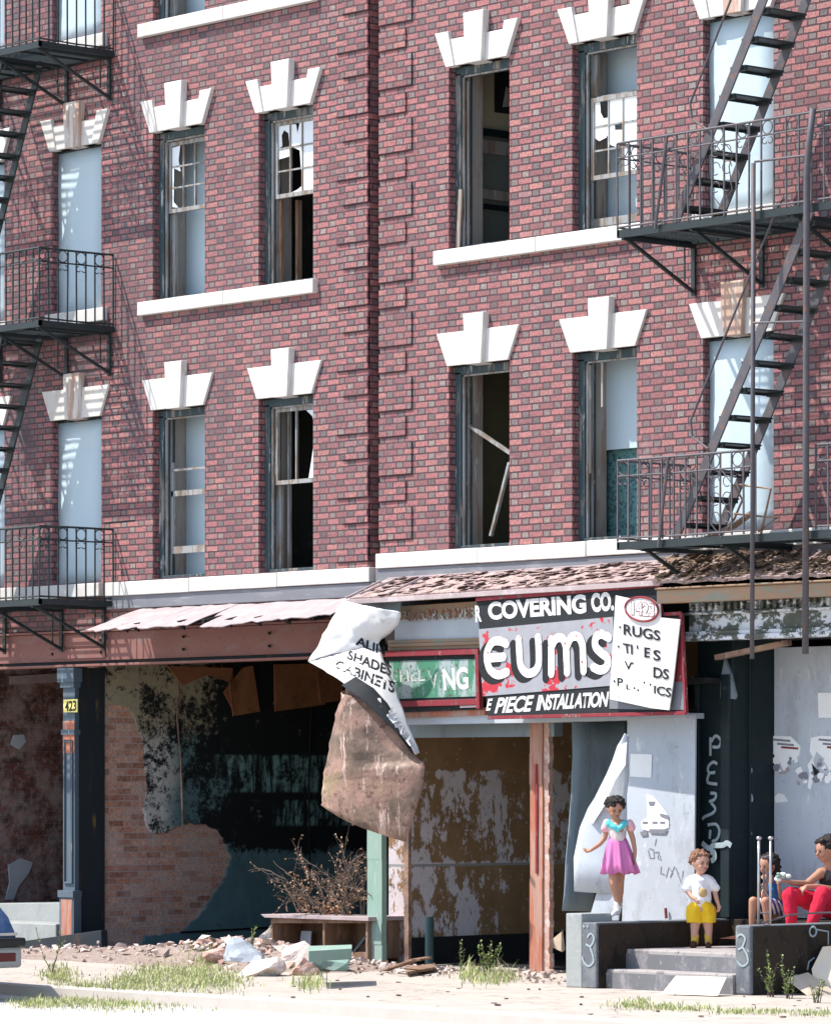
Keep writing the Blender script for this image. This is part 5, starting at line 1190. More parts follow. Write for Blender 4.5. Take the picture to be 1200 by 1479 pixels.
dr = _ob(sk, 'skirt', 'pink'); dr.parent = G1.root; m = dr.modifiers.new('s', 'SOLIDIFY'); m.thickness = .006
for p_ in dr.data.polygons: p_.use_smooth = True
b = MB(); caps(b, [(P(883, 1193), .054), (P(899, 1193), .054)]); caps(b, [(P(890, 1197), .080), (P(892, 1211), .078)]); top_ = G1.build(b, 'bodice', 'cream', None, .007)
b = MB(); caps(b, [(P(879, 1189, -.02), .036), (P(890, 1196, -.062), .032), (P(893, 1199, -.066), .026)]); caps(b, [(P(903, 1189, -.02), .036), (P(896, 1195, -.064), .032), (P(892, 1199, -.066), .026)]); G1.build(b, 'collar', 'aqua', top_, .006)
b = MB(); caps(b, [(P(876, 1189), .041), (P(875, 1195), .044)]); G1.build(b, 'sleeve', 'pinklt', top_, .006); b = MB(); caps(b, [(P(908, 1189), .041), (P(911, 1196), .042)]); G1.build(b, 'sleeve', 'pinklt', top_, .006)
for (x, y, d, a_) in ((892, 1322, .0, -.06), (894, 1314, .24, -.02)):
    b = MB(); caps(b, [(P(x, y-20 if d else y-19, d), .030), (P(x, y-6, d), .030)]); G1.build(b, 'sock', 'white', None, .006)
    b = MB(); caps(b, [(P(x, y, d+.02)+V((0, 0, .028)), .030), (P(x-2, y, d-.05)+V((0, 0, .026)), .032), (P(x-5, y, d-.11)+V((0, 0, .020)), .026)]); G1.build(b, 'shoe', 'whiteshoe', None, .006)
# --- toddler
ty = -.72; tf = at(1012, 1361, ty)
k_ = F/((Vector((tf.x, tf.y, 0))-Vector((CAM[0], CAM[1], 0))).dot(Vector((fw[0], fw[1], 0))))
T1 = Fig('person', 'curly haired toddler in a white shirt and yellow shorts standing on the stoop landing', 1012, 1361, tf, TH, k_); P = T1.p; T1.root.location.z = LAND+.001
b = MB(); hc = P(1011, 1238, -.01); hr = .093; f, u, s_ = head(b, hc, hr, V((.55, -1, -.12)))
caps(b, [(P(1010, 1252), .033), (P(1010, 1258), .036)]); caps(b, [(P(1002, 1262), .042), (P(1020, 1262), .042)]); caps(b, [(P(1011, 1268), .078), (P(1011, 1285), .082), (P(1012, 1300), .082)])
caps(b, [(P(996, 1264), .032), (P(993, 1279, -.01), .027), (P(997, 1286, -.05), .023), (P(1003, 1290, -.09), .018)]); hand(b, P(1003, 1290, -.09), V((.4, -.2, -1)), 1, .75, .8, V((1, .2, 0)))
caps(b, [(P(1027, 1264), .032), (P(1032, 1280, .0), .026), (P(1035, 1292, -.01), .020), (P(1037, 1298, -.02), .017)]); hand(b, P(1037, 1298, -.02), V((.12, -.1, -1)), -1, .75, .4, V((-.6, -.6, 0)))
for x, x2_ in ((1004, 1003), (1022, 1023)): caps(b, [(P(x, 1303), .060), (P(x, 1325), .050), (P(x2_, 1336), .038), (P(x2_, 1353), .030)])
body = T1.build(b, 'body', 'skin2', None, .0055); face_bits(T1, body, hc, hr, f, u, s_)
b = MB(); b.ell(hc+u*.032-f*.024, (.097, .097, .078), 16, 12)
for i in range(60):
    a_ = random.uniform(0, 6.28); e_ = random.uniform(-.35, 1.3); d = s_*math.cos(a_)*math.cos(e_)-f*abs(math.sin(a_))*math.cos(e_)+u*math.sin(e_); b.ell(hc-f*.008+u*.022+d*.083, random.uniform(.018, .028), 8, 6)
for k in range(-2, 3): b.ell(hc+u*.078+f*(.055-.01*abs(k))+s_*k*.026, .021, 8, 6)
T1.build(b, 'hair', 'hairlt', None, .006, sm=1)
b = MB(); caps(b, [(P(1003, 1264), .058), (P(1020, 1264), .058)]); caps(b, [(P(1011, 1270), .092), (P(1012, 1291), .103)]); caps(b, [(P(999, 1263), .048), (P(993, 1275), .050)]); caps(b, [(P(1024, 1263), .048), (P(1032, 1274), .050)]); sh = T1.build(b, 'shirt', 'white', None, .007)
b = MB(); b.ell(P(1014, 1281, -.098), (.040, .014, .045), 10, 8); T1.build(b, 'shirt_print', 'tan', sh, 0)
b = MB()
for x in ():  b.prism([P(x, 1297)+V((math.cos(a)*.072, math.sin(a)*.085, 0)) for a in [2*math.pi*j/20 for j in range(20)]], (0, 0, .05)); 
for x, xo in ((1004, 1002), (1020, 1023)):
    k0 = len(b.v); 
    for z_, rx, cx in ((1293, .086, 1012), (1302, .078, x), (1314, .070, xo), (1325, .071, xo)):
        for j in range(24): a = 2*math.pi*j/24; b.v.append(tuple(P(cx, z_)+V((math.cos(a)*rx*(1+.03*math.sin(6*a)), math.sin(a)*rx*1.1, 0))))
    for i in range(3):
        for j in range(24): b.f.append((k0+i*24+j, k0+i*24+(j+1) % 24, k0+(i+1)*24+(j+1) % 24, k0+(i+1)*24+j))
    b.f.append(tuple(k0+j for j in range(24))); b.f.append(tuple(k0+72+j for j in range(24)))
T1.build(b, 'shorts', 'yellow', None, .007, sm=2)
for x in (1003, 1023):
    b = MB(); caps(b, [(P(x, 1343), .037), (P(x, 1354), .036)]); T1.build(b, 'sock', 'sock', None, .006)
    b = MB(); caps(b, [(P(x, 1361, .015)+V((0, 0, .030)), .030), (P(x-2 if x < 1010 else x-1, 1361, -.055)+V((0, 0, .026)), .032), (P(x-4 if x < 1010 else x-1, 1361, -.10)+V((0, 0, .022)), .026)]); T1.build(b, 'shoe', 'shoe', None, .006)
# --- seated girl
DK = .61; sy = -.02; sf = at(1108, 1335, sy)
k_ = F/((Vector((sf.x, sf.y, 0))-Vector((CAM[0], CAM[1], 0))).dot(Vector((fw[0], fw[1], 0))))
S1_ = Fig('person', 'dark haired girl in a blue top and striped shorts seated behind the right cheek wall', 1108, 1335, sf, TH, k_); P = S1_.p
def PP(x, y, d=0.): return S1_.p(x, y, d)
b = MB(); hc = P(1108, 1250, -.05); hr = .088; f, u, s_ = head(b, hc, hr, V((-.75, -.7, -.22)))
caps(b, [(P(1112, 1266, -.02), .033), (P(1113, 1276, 0), .036)]); caps(b, [(P(1106, 1280), .042), (P(1121, 1280, .03), .042)]); caps(b, [(P(1115, 1288), .075), (P(1118, 1308, .04), .082), (P(1120, 1318, .06), .09)])
caps(b, [(P(1103, 1282, -.02), .029), (P(1101, 1296, -.10), .023), (P(1102, 1284, -.16), .018), (P(1103, 1272, -.15), .015)]); hand(b, P(1103, 1272, -.15), V((0, .2, 1)), 1, .8, .9, V((0, 1, 0)))
caps(b, [(P(1122, 1282), .029), (P(1127, 1298, -.06), .023), (P(1124, 1286, -.13), .018), (P(1122, 1276, -.15), .015)]); hand(b, P(1122, 1276, -.15), V((0, .1, 1)), -1, .8, .9, V((0, 1, 0)))
for (hx, kx, ky, kd, fx, fy, fd) in ((1112, 1085, 1301, -.22, 1083, 1338, -.20), (1122, 1102, 1301, -.28, 1106, 1340, -.24)):
    caps(b, [(P(hx, 1315, .03), .068), (P(kx, ky, kd), .043), (P((kx+fx)/2, (ky+fy)/2, (kd+fd)/2), .036), (P(fx, fy, fd), .024), (P(fx, fy+14, fd), .022)]); caps(b, [(P(fx, fy+17, fd+.02), .024), (P(fx-6, fy+18, fd-.08), .022)])
body = S1_.build(b, 'body', 'skin1', None, .006); face_bits(S1_, body, hc, hr, f, u, s_)
b = MB(); b.ell(hc+u*.03-f*.03, (.098, .098, .085), 16, 12); caps(b, [(hc-f*.06, .07), (hc-f*.075-u*.08, .062)]); caps(b, [(hc+s_*.07-f*.02, .03), (hc+s_*.075-u*.09-f*.03, .03)]); 
for i in range(26): a_ = random.uniform(0, 6.28); b.ell(hc-f*.05+s_*math.cos(a_)*.07+u*math.sin(a_)*.07-f*random.uniform(0, .05), .025, 8, 6)
S1_.build(b, 'hair', 'hairdk', None, .006, sm=1)
b = MB(); caps(b, [(P(1115, 1287), .083), (P(1118, 1306, .04), .092)]); caps(b, [(P(1107, 1281), .03), (P(1110, 1288, -.03), .04)]); S1_.build(b, 'top', 'blue', None, .007)
b = MB(); caps(b, [(P(1113, 1314, .04), .084), (P(1094, 1305, -.15), .062)]); caps(b, [(P(1123, 1314, .05), .084), (P(1110, 1306, -.19), .062)]); caps(b, [(P(1117, 1314, .07), .10), (P(1130, 1314, .07), .09)]); S1_.build(b, 'shorts', 'stripe', None, .007)
# --- youth in red trousers
mf = at(1180, 1336, -.05); k_ = F/((Vector((mf.x, mf.y, 0))-Vector((CAM[0], CAM[1], 0))).dot(Vector((fw[0], fw[1], 0))))
M1 = Fig('person', 'black haired youth in a black vest and red trousers seated at the right photo edge', 1180, 1336, mf, TH, k_); P = M1.p
b = MB(); hc = P(1194, 1228, .02); hr = .105; f, u, s_ = head(b, hc, hr, V((-.95, -.45, -.18)))
caps(b, [(P(1197, 1244, .03), .048), (P(1199, 1256, .04), .052)]); caps(b, [(P(1186, 1262), .056), (P(1218, 1262, .06), .056)]); caps(b, [(P(1201, 1272, .04), .115), (P(1206, 1296, .08), .105), (P(1208, 1312, .1), .115)])
caps(b, [(P(1184, 1262, -.02), .045), (P(1163, 1277, -.12), .034), (P(1146, 1275, -.22), .027), (P(1134, 1273, -.28), .021)]); hand(b, P(1134, 1273, -.28), V((-1, -.1, .15)), 1, 1., .8, V((0, .3, 1)))
caps(b, [(P(1219, 1264, .02), .045), (P(1204, 1286, -.12), .034), (P(1176, 1280, -.25), .027), (P(1160, 1280, -.30), .021)]); hand(b, P(1160, 1280, -.30), V((-.7, -.2, -.6)), -1, 1., .6, V((-.3, .3, -1)))
for (hx, kx, ky, kd, fx, fy, fd) in ((1196, 1136, 1291, -.32, 1140, 1334, -.30), (1212, 1182, 1290, -.36, 1166, 1334, -.38)):
    caps(b, [(P(hx, 1310, .05), .090), (P(kx, ky, kd), .058), (P((kx+fx)/2, (ky+fy)/2, (kd+fd)/2), .048), (P(fx, fy, fd), .034), (P(fx, fy+20, fd), .032)]); caps(b, [(P(fx+1, fy+26, fd+.02), .034), (P(fx-12, fy+28, fd-.12), .028)])
body = M1.build(b, 'body', 'skin3', None, .0065); face_bits(M1, body, hc, hr, f, u, s_)
b = MB(); b.ell(hc+u*.04-f*.03, (.112, .112, .09), 16, 12); 
for i in range(40): a_ = random.uniform(0, 6.28); e_ = random.uniform(0, 1.4); b.ell(hc+u*.03-f*.02+(s_*math.cos(a_)*math.cos(e_)-f*abs(math.sin(a_))*math.cos(e_)+u*math.sin(e_))*.098, .022, 8, 6)
for k in range(-2, 3): b.ell(hc+u*.088+f*.062+s_*k*.028, .024, 8, 6)
M1.build(b, 'hair', 'hairdk', None, .006, sm=1)
b = MB(); caps(b, [(P(1193, 1264, .01), .062), (P(1212, 1264, .05), .062)]); caps(b, [(P(1201, 1274, .04), .126), (P(1206, 1298, .08), .122)]); M1.build(b, 'vest', 'blkcloth', None, .008)
b = MB()
for (hx, kx, ky, kd, fx, fy, fd) in ((1196, 1136, 1291, -.32, 1140, 1334, -.30), (1212, 1182, 1290, -.36, 1166, 1334, -.38)):
    caps(b, [(P(hx, 1310, .05), .115), (P((hx+kx)/2, (1310+ky)/2, (.05+kd)/2), .092), (P(kx, ky, kd), .074), (P((kx+fx)/2, (ky+fy)/2+2, (kd+fd)/2), .066), (P(fx, fy-2, fd), .052)])
caps(b, [(P(1204, 1304, .09), .125), (P(1212, 1310, .1), .12)]); M1.build(b, 'trousers', 'red', None, .008)
fo = MB(); q = P(1127, 1268, -.30)
fig_m = M1; wl = Matrix.Translation(mf) @ Matrix.Rotation(TH, 4, 'Z')
for i in range(7): fo.ell(wl @ (q+V((random.uniform(-.05, .05), random.uniform(-.03, .03), random.uniform(-.02, .04)))), (.035, .03, .02), 8, 6)
ff = fo.build('food_wrapper', 'weed', None, smooth=True); tag(ff, 'crumpled green and white food wrapper held between the seated pair', 'wrapper'); ff.data.materials[0] = M['paper']
lf = MB()
for i in range(5): lf.ell(wl @ (q+V((random.uniform(-.06, .0), -.03, random.uniform(.0, .045)))), (.022, .018, .012), 8, 6)
lf.build('green_wrap', 'greenpost', ff, smooth=True)
# folding stroller frame beside them
sr = thing('folding_stroller', 'dull chrome folding stroller frame with two upright handles on the right cheek wall', 'stroller', tuple(at(1105, 1337, -1.5)))
for x in (1096, 1113):
    MB().tube([at(x, 1213, -1.5), at(x-.5, 1275, -1.5), at(x-1, 1336, -1.5)], .012, 8).build('upright', 'chrome', sr, smooth=True)
    g = MB(); g.ell(at(x, 1211, -1.5), (.026, .026, .018), 10, 8); g.build('handle_knob', 'chrome', sr, smooth=True)
g = MB()
for x0, y0, x1, y1 in ((1096, 1240, 1113, 1236), (1097, 1275, 1112, 1300), (1112, 1258, 1097, 1290), (1096, 1320, 1113, 1318), (1103, 1256, 1103, 1290), (1108, 1254, 1108, 1288)): g.tube([at(x0, y0, -1.49), at(x1, y1, -1.49)], .008, 6)
g.tube([at(1100, 1334, -1.5), at(1140, 1322, -1.25), at(1180, 1319, -.95), at(1225, 1318, -.7)], .010, 6); g.build('folding_links', 'greyiron', sr)
# ------------------------------------------------------------------ rubble, cabinet, planks, weeds
def chunk(c, r, mat, name, label=None, cat='rubble', group=None, flat=.6, seed=0, parent=None):
    rr = random.Random(seed*7+3); me_b = bmesh.new(); bmesh.ops.create_icosphere(me_b, subdivisions=3, radius=1)
    ph = [rr.uniform(0, 6) for _ in range(6)]; cuts = [(Vector((rr.uniform(-1, 1), rr.uniform(-1, 1), rr.uniform(-.6, 1))).normalized(), rr.uniform(.35, .75)) for _ in range(9)]
    for v in me_b.verts:
        p = v.co.copy()
        for n_, d in cuts:
            k = p.dot(n_)-d
            if k > 0: p -= n_*k
        p += p.normalized()*(.05*math.sin(p.x*7+ph[0])+.05*math.sin(p.y*8+ph[1])*math.sin(p.z*6+ph[2]))
        v.co = (p.x*r[0], p.y*r[1], max(p.z*r[2], -r[2]*.3))
    rz = Matrix.Rotation(rr.uniform(0, 6.28), 3, 'Z')
    vs_ = [tuple(Vector(c)+rz @ v.co) for v in me_b.verts]; fs = [tuple(v.index for v in f_.verts) for f_ in me_b.faces]; me_b.free()
    o = MB().add(vs_, fs).build(name, mat, parent)
    if label: tag(o, label, cat, group)
    return o
# low spread of fine rubble along the front of the left shop (one heap nobody could count)
hp = MB(); nx, ny = 90, 26; X0h, X1h, Y0h, Y1h = -6.2, .6, -2.1, .5; vs_ = []
for j in range(ny+1):
    for i in range(nx+1):
        x = X0h+(X1h-X0h)*i/nx; y = Y0h+(Y1h-Y0h)*j/ny; e = math.sin(math.pi*i/nx)**.5*math.sin(math.pi*min(1, j/ny*1.0))**1.2
        a = (x+1.9)/1.3; pile = .13*math.exp(-a*a-((y+.75)/.5)**2)
        vs_.append((x, y, -.02+e*(.10+pile+.035*math.sin(x*5.1+y*3)*math.sin(x*2.3-y*7)+random.uniform(0, .02))))
hp.add(vs_, [(j*(nx+1)+i, j*(nx+1)+i+1, (j+1)*(nx+1)+i+1, (j+1)*(nx+1)+i) for j in range(ny) for i in range(nx)])
M['dirt'] = plain('dusty_rubble_dirt', (.36, .28, .24), .3, 9, .9, (.22, .16, .13), .5, .64, bump=.8, bd=.03)
_l = MB(); _r = random.Random(21)
for _i in range(80):
    _p = atZ(_r.uniform(0, 1200), _r.uniform(1405, 1475), 0); _s = _r.uniform(.008, .03)
    if _p.y > -1.9 and _p.x > 3.8: continue
    if _p.y < -5.1: continue
    _l.prism([_p+Vector((math.cos(_a+_i)*_s*_r.uniform(.5, 1.6), math.sin(_a+_i)*_s, .002)) for _a in (0, 1.3, 2.4, 3.6, 5)], (0, 0, _r.uniform(.004, .015)))
tag(_l.build('litter', 'debris', None), 'scraps of litter, twigs and grit scattered on the sidewalk', 'litter', kind='stuff')
ho = hp.build('rubble', 'dirt', None, smooth=True); tag(ho, 'dusty spread of fine rubble and dirt in front of the burnt shop', 'rubble', kind='stuff')
def hz(x, y):
    if not (X0h < x < X1h and Y0h < y < Y1h): return 0.
    i = (x-X0h)/(X1h-X0h); j = (y-Y0h)/(Y1h-Y0h); a = (x+1.9)/1.3; return max(0, -.02+math.sin(math.pi*i)**.5*math.sin(math.pi*j)**1.2*(.11+.13*math.exp(-a*a-((y+.75)/.5)**2)))
b = MB(); rr = random.Random(11)
for i in range(900):
    x = rr.uniform(-6.0, 4.2); y = rr.gauss(-.7, .55) if x < .7 else rr.uniform(-1.6, .4); r_ = rr.uniform(.008, .035) if rr.random() < .85 else rr.uniform(.03, .06)
    if y > .4 or y < -4: continue
    z = hz(x, y); pts = [Vector((x, y, z+r_*.3))+Vector((rr.uniform(-1, 1)*r_, rr.uniform(-1, 1)*r_, rr.uniform(-.5, 1)*r_)) for _ in range(6)]
    bm_ = bmesh.new(); [bm_.verts.new(p) for p in pts]; bmesh.ops.convex_hull(bm_, input=bm_.verts[:])
    bm_.verts.index_update(); b.add([v.co.copy() for v in bm_.verts], [tuple(v.index for v in f_.verts) for f_ in bm_.faces]); bm_.free()
for i in range(230):
    x = rr.gauss(-1.7, .95); y = rr.gauss(-.85, .3); r_ = rr.uniform(.02, .085); z = hz(x, y)+rr.uniform(0, .02)
    pts = [Vector((x, y, z+r_*.3))+Vector((rr.uniform(-1, 1)*r_, rr.uniform(-1, 1)*r_*.8, rr.uniform(-.5, .7)*r_)) for _ in range(9)]
    bm_ = bmesh.new(); [bm_.verts.new(p) for p in pts]; bmesh.ops.convex_hull(bm_, input=bm_.verts[:]); bm_.verts.index_update()
    b.add([v.co.copy() for v in bm_.verts], [tuple(v.index for v in f_.verts) for f_ in bm_.faces]); bm_.free()
n = N('mixed_fragments'); g_ = n.new('ShaderNodeNewGeometry').outputs['Random Per Island']
n.col(n.ramp(g_, [(0, (.50, .40, .35)), (.3, (.60, .50, .45)), (.5, (.42, .25, .20)), (.7, (.40, .32, .28)), (.85, (.20, .15, .13)), (1, (.58, .54, .50))])); M['frag'] = n.m
tag(b.build('rubble_fragments', 'frag', None), 'small brick and plaster fragments strewn along the house front', 'rubble', kind='stuff')
CH_ = [((425, 1374), (.34, .2, .20), 'rubble', 'largest pinkish white plaster lump on top of the rubble heap'), ((452, 1384), (.22, .16, .12), 'rubble', 'flat plaster lump just right of the largest rubble lump'),
 ((408, 1404), (.30, .2, .12), 'rubble', 'wide pale lump at the foot of the rubble heap'), ((384, 1384), (.2, .15, .13), 'bluepanel', 'grey blue lump at the left of the rubble heap'), ((350, 1392), (.20, .14, .12), 'rubble2', 'brick coloured lump at the left end of the heap'),
 ((500, 1398), (.38, .22, .16), 'greenpost', 'large pale green tinted slab left of the mint green post'), ((468, 1404), (.14, .1, .09), 'rubble2', 'small brick lump between the heap and the green slab'), ((523, 1382), (.16, .12, .10), 'rubble', 'small pale lump behind the green tinted slab'),
 ((355, 1374), (.12, .08, .06), 'rubble2', 'small brick bat behind the left end of the heap'), ((445, 1396), (.12, .10, .08), 'rubble2', 'brown brick bat half buried in the middle of the heap')]
for i, (q, r_, m_, lb_) in enumerate(CH_):
    p = atZ(q[0], q[1]+4, .06); z = hz(p.x, p.y); r_ = tuple(v*1.55 for v in r_); p = atZ(q[0], q[1]+4, z); p.y -= .25; chunk((p.x, p.y, z+r_[2]*.30), r_, m_, 'rubble_lump', lb_, 'rubble lump', 'lumps of the rubble heap', seed=i)
MB().prism([atZ(x, y, .25) for x, y in ((445, 1382), (508, 1380), (508, 1386), (446, 1390))], (0, 0, .10)).build('plank', 'greenpost', None)
bpy.data.objects['plank']['label'] = 'pale green plank lying across the rubble under the broken cabinet'; bpy.data.objects['plank']['category'] = 'plank'
# open-fronted cabinet carcass
cb = thing('broken_cabinet', 'overturned open brown cabinet with dead branches on top, beside the green post', 'cabinet', tuple(at(460, 1375, -.2)))
cy = -.15
def cab(x0, y0, x1, y1, Y, d, mat='oldwood', nm='side_panel', bv=.003):
    g = MB(); g.prism([at(x0, y0, Y), at(x1, y0, Y), at(x1, y1, Y), at(x0, y1, Y)], (0, d, 0)); return g.build(nm, mat, cb, bevel=bv)
g = MB(); g.prism([at(376, 1321, cy-.06), at(532, 1325, cy-.06), at(532, 1331, cy-.06), at(382, 1326, cy-.06)], (0, .55, 0)); g.build('top', 'tin', cb, bevel=.004)
cab(391, 1328, 394, 1384, cy, .42); cab(466, 1330, 469, 1384, cy, .42, nm='divider'); cab(528, 1330, 531, 1384, cy, .42)
cab(392, 1327, 531, 1334, cy+.001, .40, nm='top_rail'); cab(392, 1376, 531, 1386, cy+.002, .42, nm='bottom')
g = MB(); p0, p1 = at(392, 1330, cy), at(531, 1330, cy); g.box((p0.x, cy+.42, at(392, 1384, cy).z), (p1.x, cy+.44, p0.z)); g.build('back_panel', 'oldwood', cb)
q0 = at(435, 1345, cy+.3); g = MB(); g.prism([q0, q0+V((.17, 0, 0)), q0+V((.19, -.05, -.32)), q0+V((.0, -.05, -.32))], (0, .01, 0)); g.build('paper_sheet', 'bluepanel', cb)
MB().bar(at(531, 1352, cy+.02), at(512, 1376, cy+.02), .04, .03).build('brace', 'charwood', cb)
# dead branches
rr = random.Random(5); g = MB(); lf = MB()
def branch(p, d, L, r, dep):
    pts = [p]; q = p.copy(); dd = d.copy()
    for i in range(5): dd = (dd+V((rr.uniform(-.35, .35), rr.uniform(-.3, .3), rr.uniform(-.35, .30)))).normalized(); q = q+dd*L/5; pts.append(q.copy())
    g.tube(pts, r, 5, r*.45)
    if dep: 
        for i in range(1, 6):
            if rr.random() < .75: branch(pts[i], (dd+V((rr.uniform(-1, 1), rr.uniform(-.7, .7), rr.uniform(-.6, .9)))).normalized(), L*rr.uniform(.4, .75), r*.6, dep-1)
    if dep == 0 and rr.random() < .6:
        for k in range(3):
            a = pts[rr.randrange(1, 6)]; e = V((rr.uniform(-1, 1), rr.uniform(-1, 1), rr.uniform(-1.2, .3))).normalized()*.03; s_ = V((e.z, .3*e.x, -e.x)).normalized()*.011; lf.add([a, a+e*.5+s_, a+e, a+e*.5-s_], [(0, 1, 2, 3)])
br = thing('dead_branches', 'tangle of dead grey branches and brown leaves piled on the broken cabinet', 'branches', tuple(at(480, 1322, 0)))
for i in range(20):
    px_ = rr.uniform(440, 528); p = at(px_, 1322, rr.uniform(-.05, .35)); branch(p, V((rr.uniform(-.55, .25), rr.uniform(-.3, .2), rr.uniform(.5, 1))), rr.uniform(.35, .62), .010, 2)
for i in range(4): branch(at(rr.uniform(430, 450), 1318, 0), V((-.9, -.1, .5+.2*i)), .45, .008, 1)
g.build('twigs', 'twig', br)
for i in range(260):
    a = at(rr.gauss(474, 22), rr.gauss(1309, 8), rr.uniform(-.15, .3)) if rr.random() < .65 else at(rr.gauss(438, 8), rr.gauss(1290, 18), -.05)
    if a.z < at(470, 1321, 0).z: a.z = at(470, 1321, 0).z+.01
    e = V((rr.uniform(-1, 1), rr.uniform(-1, 1), rr.uniform(-.8, .8))).normalized()*rr.uniform(.03, .06); s_ = e.cross(V((rr.random(), rr.random(), rr.random()))).normalized()*.016; lf.add([a, a+e*.5+s_, a+e, a+e*.5-s_], [(0, 1, 2, 3)])
lf.build('dry_leaves', 'deadleaf', br)
# scorched plank with bolts in front of the iron pilaster
pk = MB(); pk.prism([at(25, 1361, -.25), at(146, 1344, -.05), at(147, 1370, -.05), at(35, 1390, -.25)], (0, .09, 0)); po_ = pk.build('scorched_plank', 'charwood', None, bevel=.006); tag(po_, 'scorched dark timber plank propped at the foot of the iron pilaster', 'plank')
for q in ((60, 1367), (142, 1362)): MB().ell(at(q[0], q[1], -.27 if q[0] < 100 else -.08), (.028, .012, .022), 8, 6).build('bolt_head', 'tin', po_, smooth=True)
# iron stub pipe and bent slat
pp = MB().tube([atZ(620, 1397, 0), atZ(620, 1397, 0)+V((0, 0, .52))], .045, 12).build('pipe_stub', 'darkgreen', None, smooth=False); tag(pp, 'short dark green iron pipe standing up from the sidewalk', 'pipe')
p0 = atZ(556, 1402, .02); p1 = atZ(600, 1387, .16); p2 = atZ(618, 1384, .17)
g = MB(); g.bar(p0, p1, .09, .02); g.bar(p1, p2, .09, .02); tag(g.build('loose_plank', 'oldwood', None, bevel=.003), 'bent brown slat sticking up beside the pipe stub', 'slat')
q = [atZ(x, y, .03) for x, y in ((583, 1402), (628, 1395), (628, 1401), (588, 1408))]
tag(MB().prism(q, (0, 0, .025)).build('flat_board', 'oldwood', None), 'weathered board lying flat before the pipe stub', 'board')
# cardboard
cbd = lambda pts, d, mat, lb: tag(MB().prism(pts, d).build('cardboard_sheet', mat, None, bevel=.003), lb, 'cardboard', 'discarded cardboard sheets')
cbd([atZ(955, 1436, .01), atZ(1036, 1439, .01), atZ(1048, 1413, .16), atZ(975, 1411, .16)], (0, .01, .006), 'cardlight', 'pale cardboard sheet leaning on the bottom step of the stoop')
xq = x3+.05
cbd([V((xq+.10, atX(1166, 1430, xq).y, 0)), V((xq+.35, atX(1195, 1442, xq).y-.1, 0)), atX(1222, 1400, xq+.1), atX(1205, 1366, xq+.03), atX(1188, 1368, xq+.03), atX(1172, 1400, xq+.05)], (.008, .008, 0), 'cardlight', 'bent pale cardboard standing against the right cheek wall')
cbd([V((xq+.3, atX(1136, 1438, xq).y-.05, 0)), V((xq+.3, atX(1175, 1438, xq).y, 0)), atX(1166, 1405, xq+.02), atX(1133, 1414, xq+.02)], (.01, 0, .0), 'cardboard', 'brown cardboard low against the right cheek wall behind weeds')
cbd([at(788, 1365, .35), at(812, 1345, .3), at(815, 1372, .3), at(812, 1376, .3)], (0, .01, 0), 'cardboard', 'small brown cardboard piece in the doorway by the grey pier')
tag(MB().prism([at(1040, 1356, -.5), at(1060, 1352, -.5), at(1075, 1354, -.5), at(1060, 1357, -.5)], (0, .2, 0)).build('torn_paper', 'orangepost', None), 'torn orange paper lying on the landing behind the toddler', 'paper')
# ---- grass and weeds
def grass(name, spots, n_, label, h=(.04, .13), mat='grass'):
    b = MB(); r_ = random.Random(len(name)+n_)
    for i in range(n_):
        sx, sy, rx, ry = r_.choice(spots); x = r_.gauss(sx, rx); y = r_.gauss(sy, ry); p = atZ(x, y, 0)
        if p.y > .3: continue
        p.z = hz(p.x, p.y) if p.y > -5.2 else (0 if p.y > -5.35 else -.11); a = r_.uniform(0, 6.28); L = r_.uniform(*h)*(1.0 if r_.random() < .9 else 1.8); lean = V((math.cos(a), math.sin(a), 0))*L*r_.uniform(.1, .8); w_ = V((-math.sin(a), math.cos(a), 0))*.0045
        m_ = p+lean*.35+V((0, 0, L*.62)); e = p+lean+V((0, 0, L)); b.add([p-w_, p+w_, m_+w_*.8, m_-w_*.8, e], [(0, 1, 2, 3), (3, 2, 4)])
    return tag(b.build(name, mat, None), label, 'grass', kind='stuff')
grass('grass', [(60, 1434, 22, 3), (110, 1430, 25, 5), (165, 1433, 25, 5), (220, 1425, 30, 9), (275, 1420, 25, 9), (320, 1418, 20, 8), (225, 1405, 22, 6), (280, 1408, 22, 7), (85, 1410, 12, 6), (190, 1420, 20, 6), (300, 1395, 16, 4)], 8500, 'straggly green and straw grass along the left part of the sidewalk', (.010, .055))
grass('grass', [(905, 1454, 16, 3), (925, 1452, 8, 4), (1000, 1459, 22, 2), (960, 1457, 14, 2), (1060, 1463, 22, 2), (1120, 1464, 28, 2), (1180, 1466, 20, 2)], 1500, 'thin grass strip in the kerb joint before the stoop', (.012, .045))
grass('grass', [(445, 1425, 14, 5), (700, 1418, 16, 4), (680, 1412, 10, 4), (725, 1415, 12, 3)], 700, 'small grass tufts before the doorway')
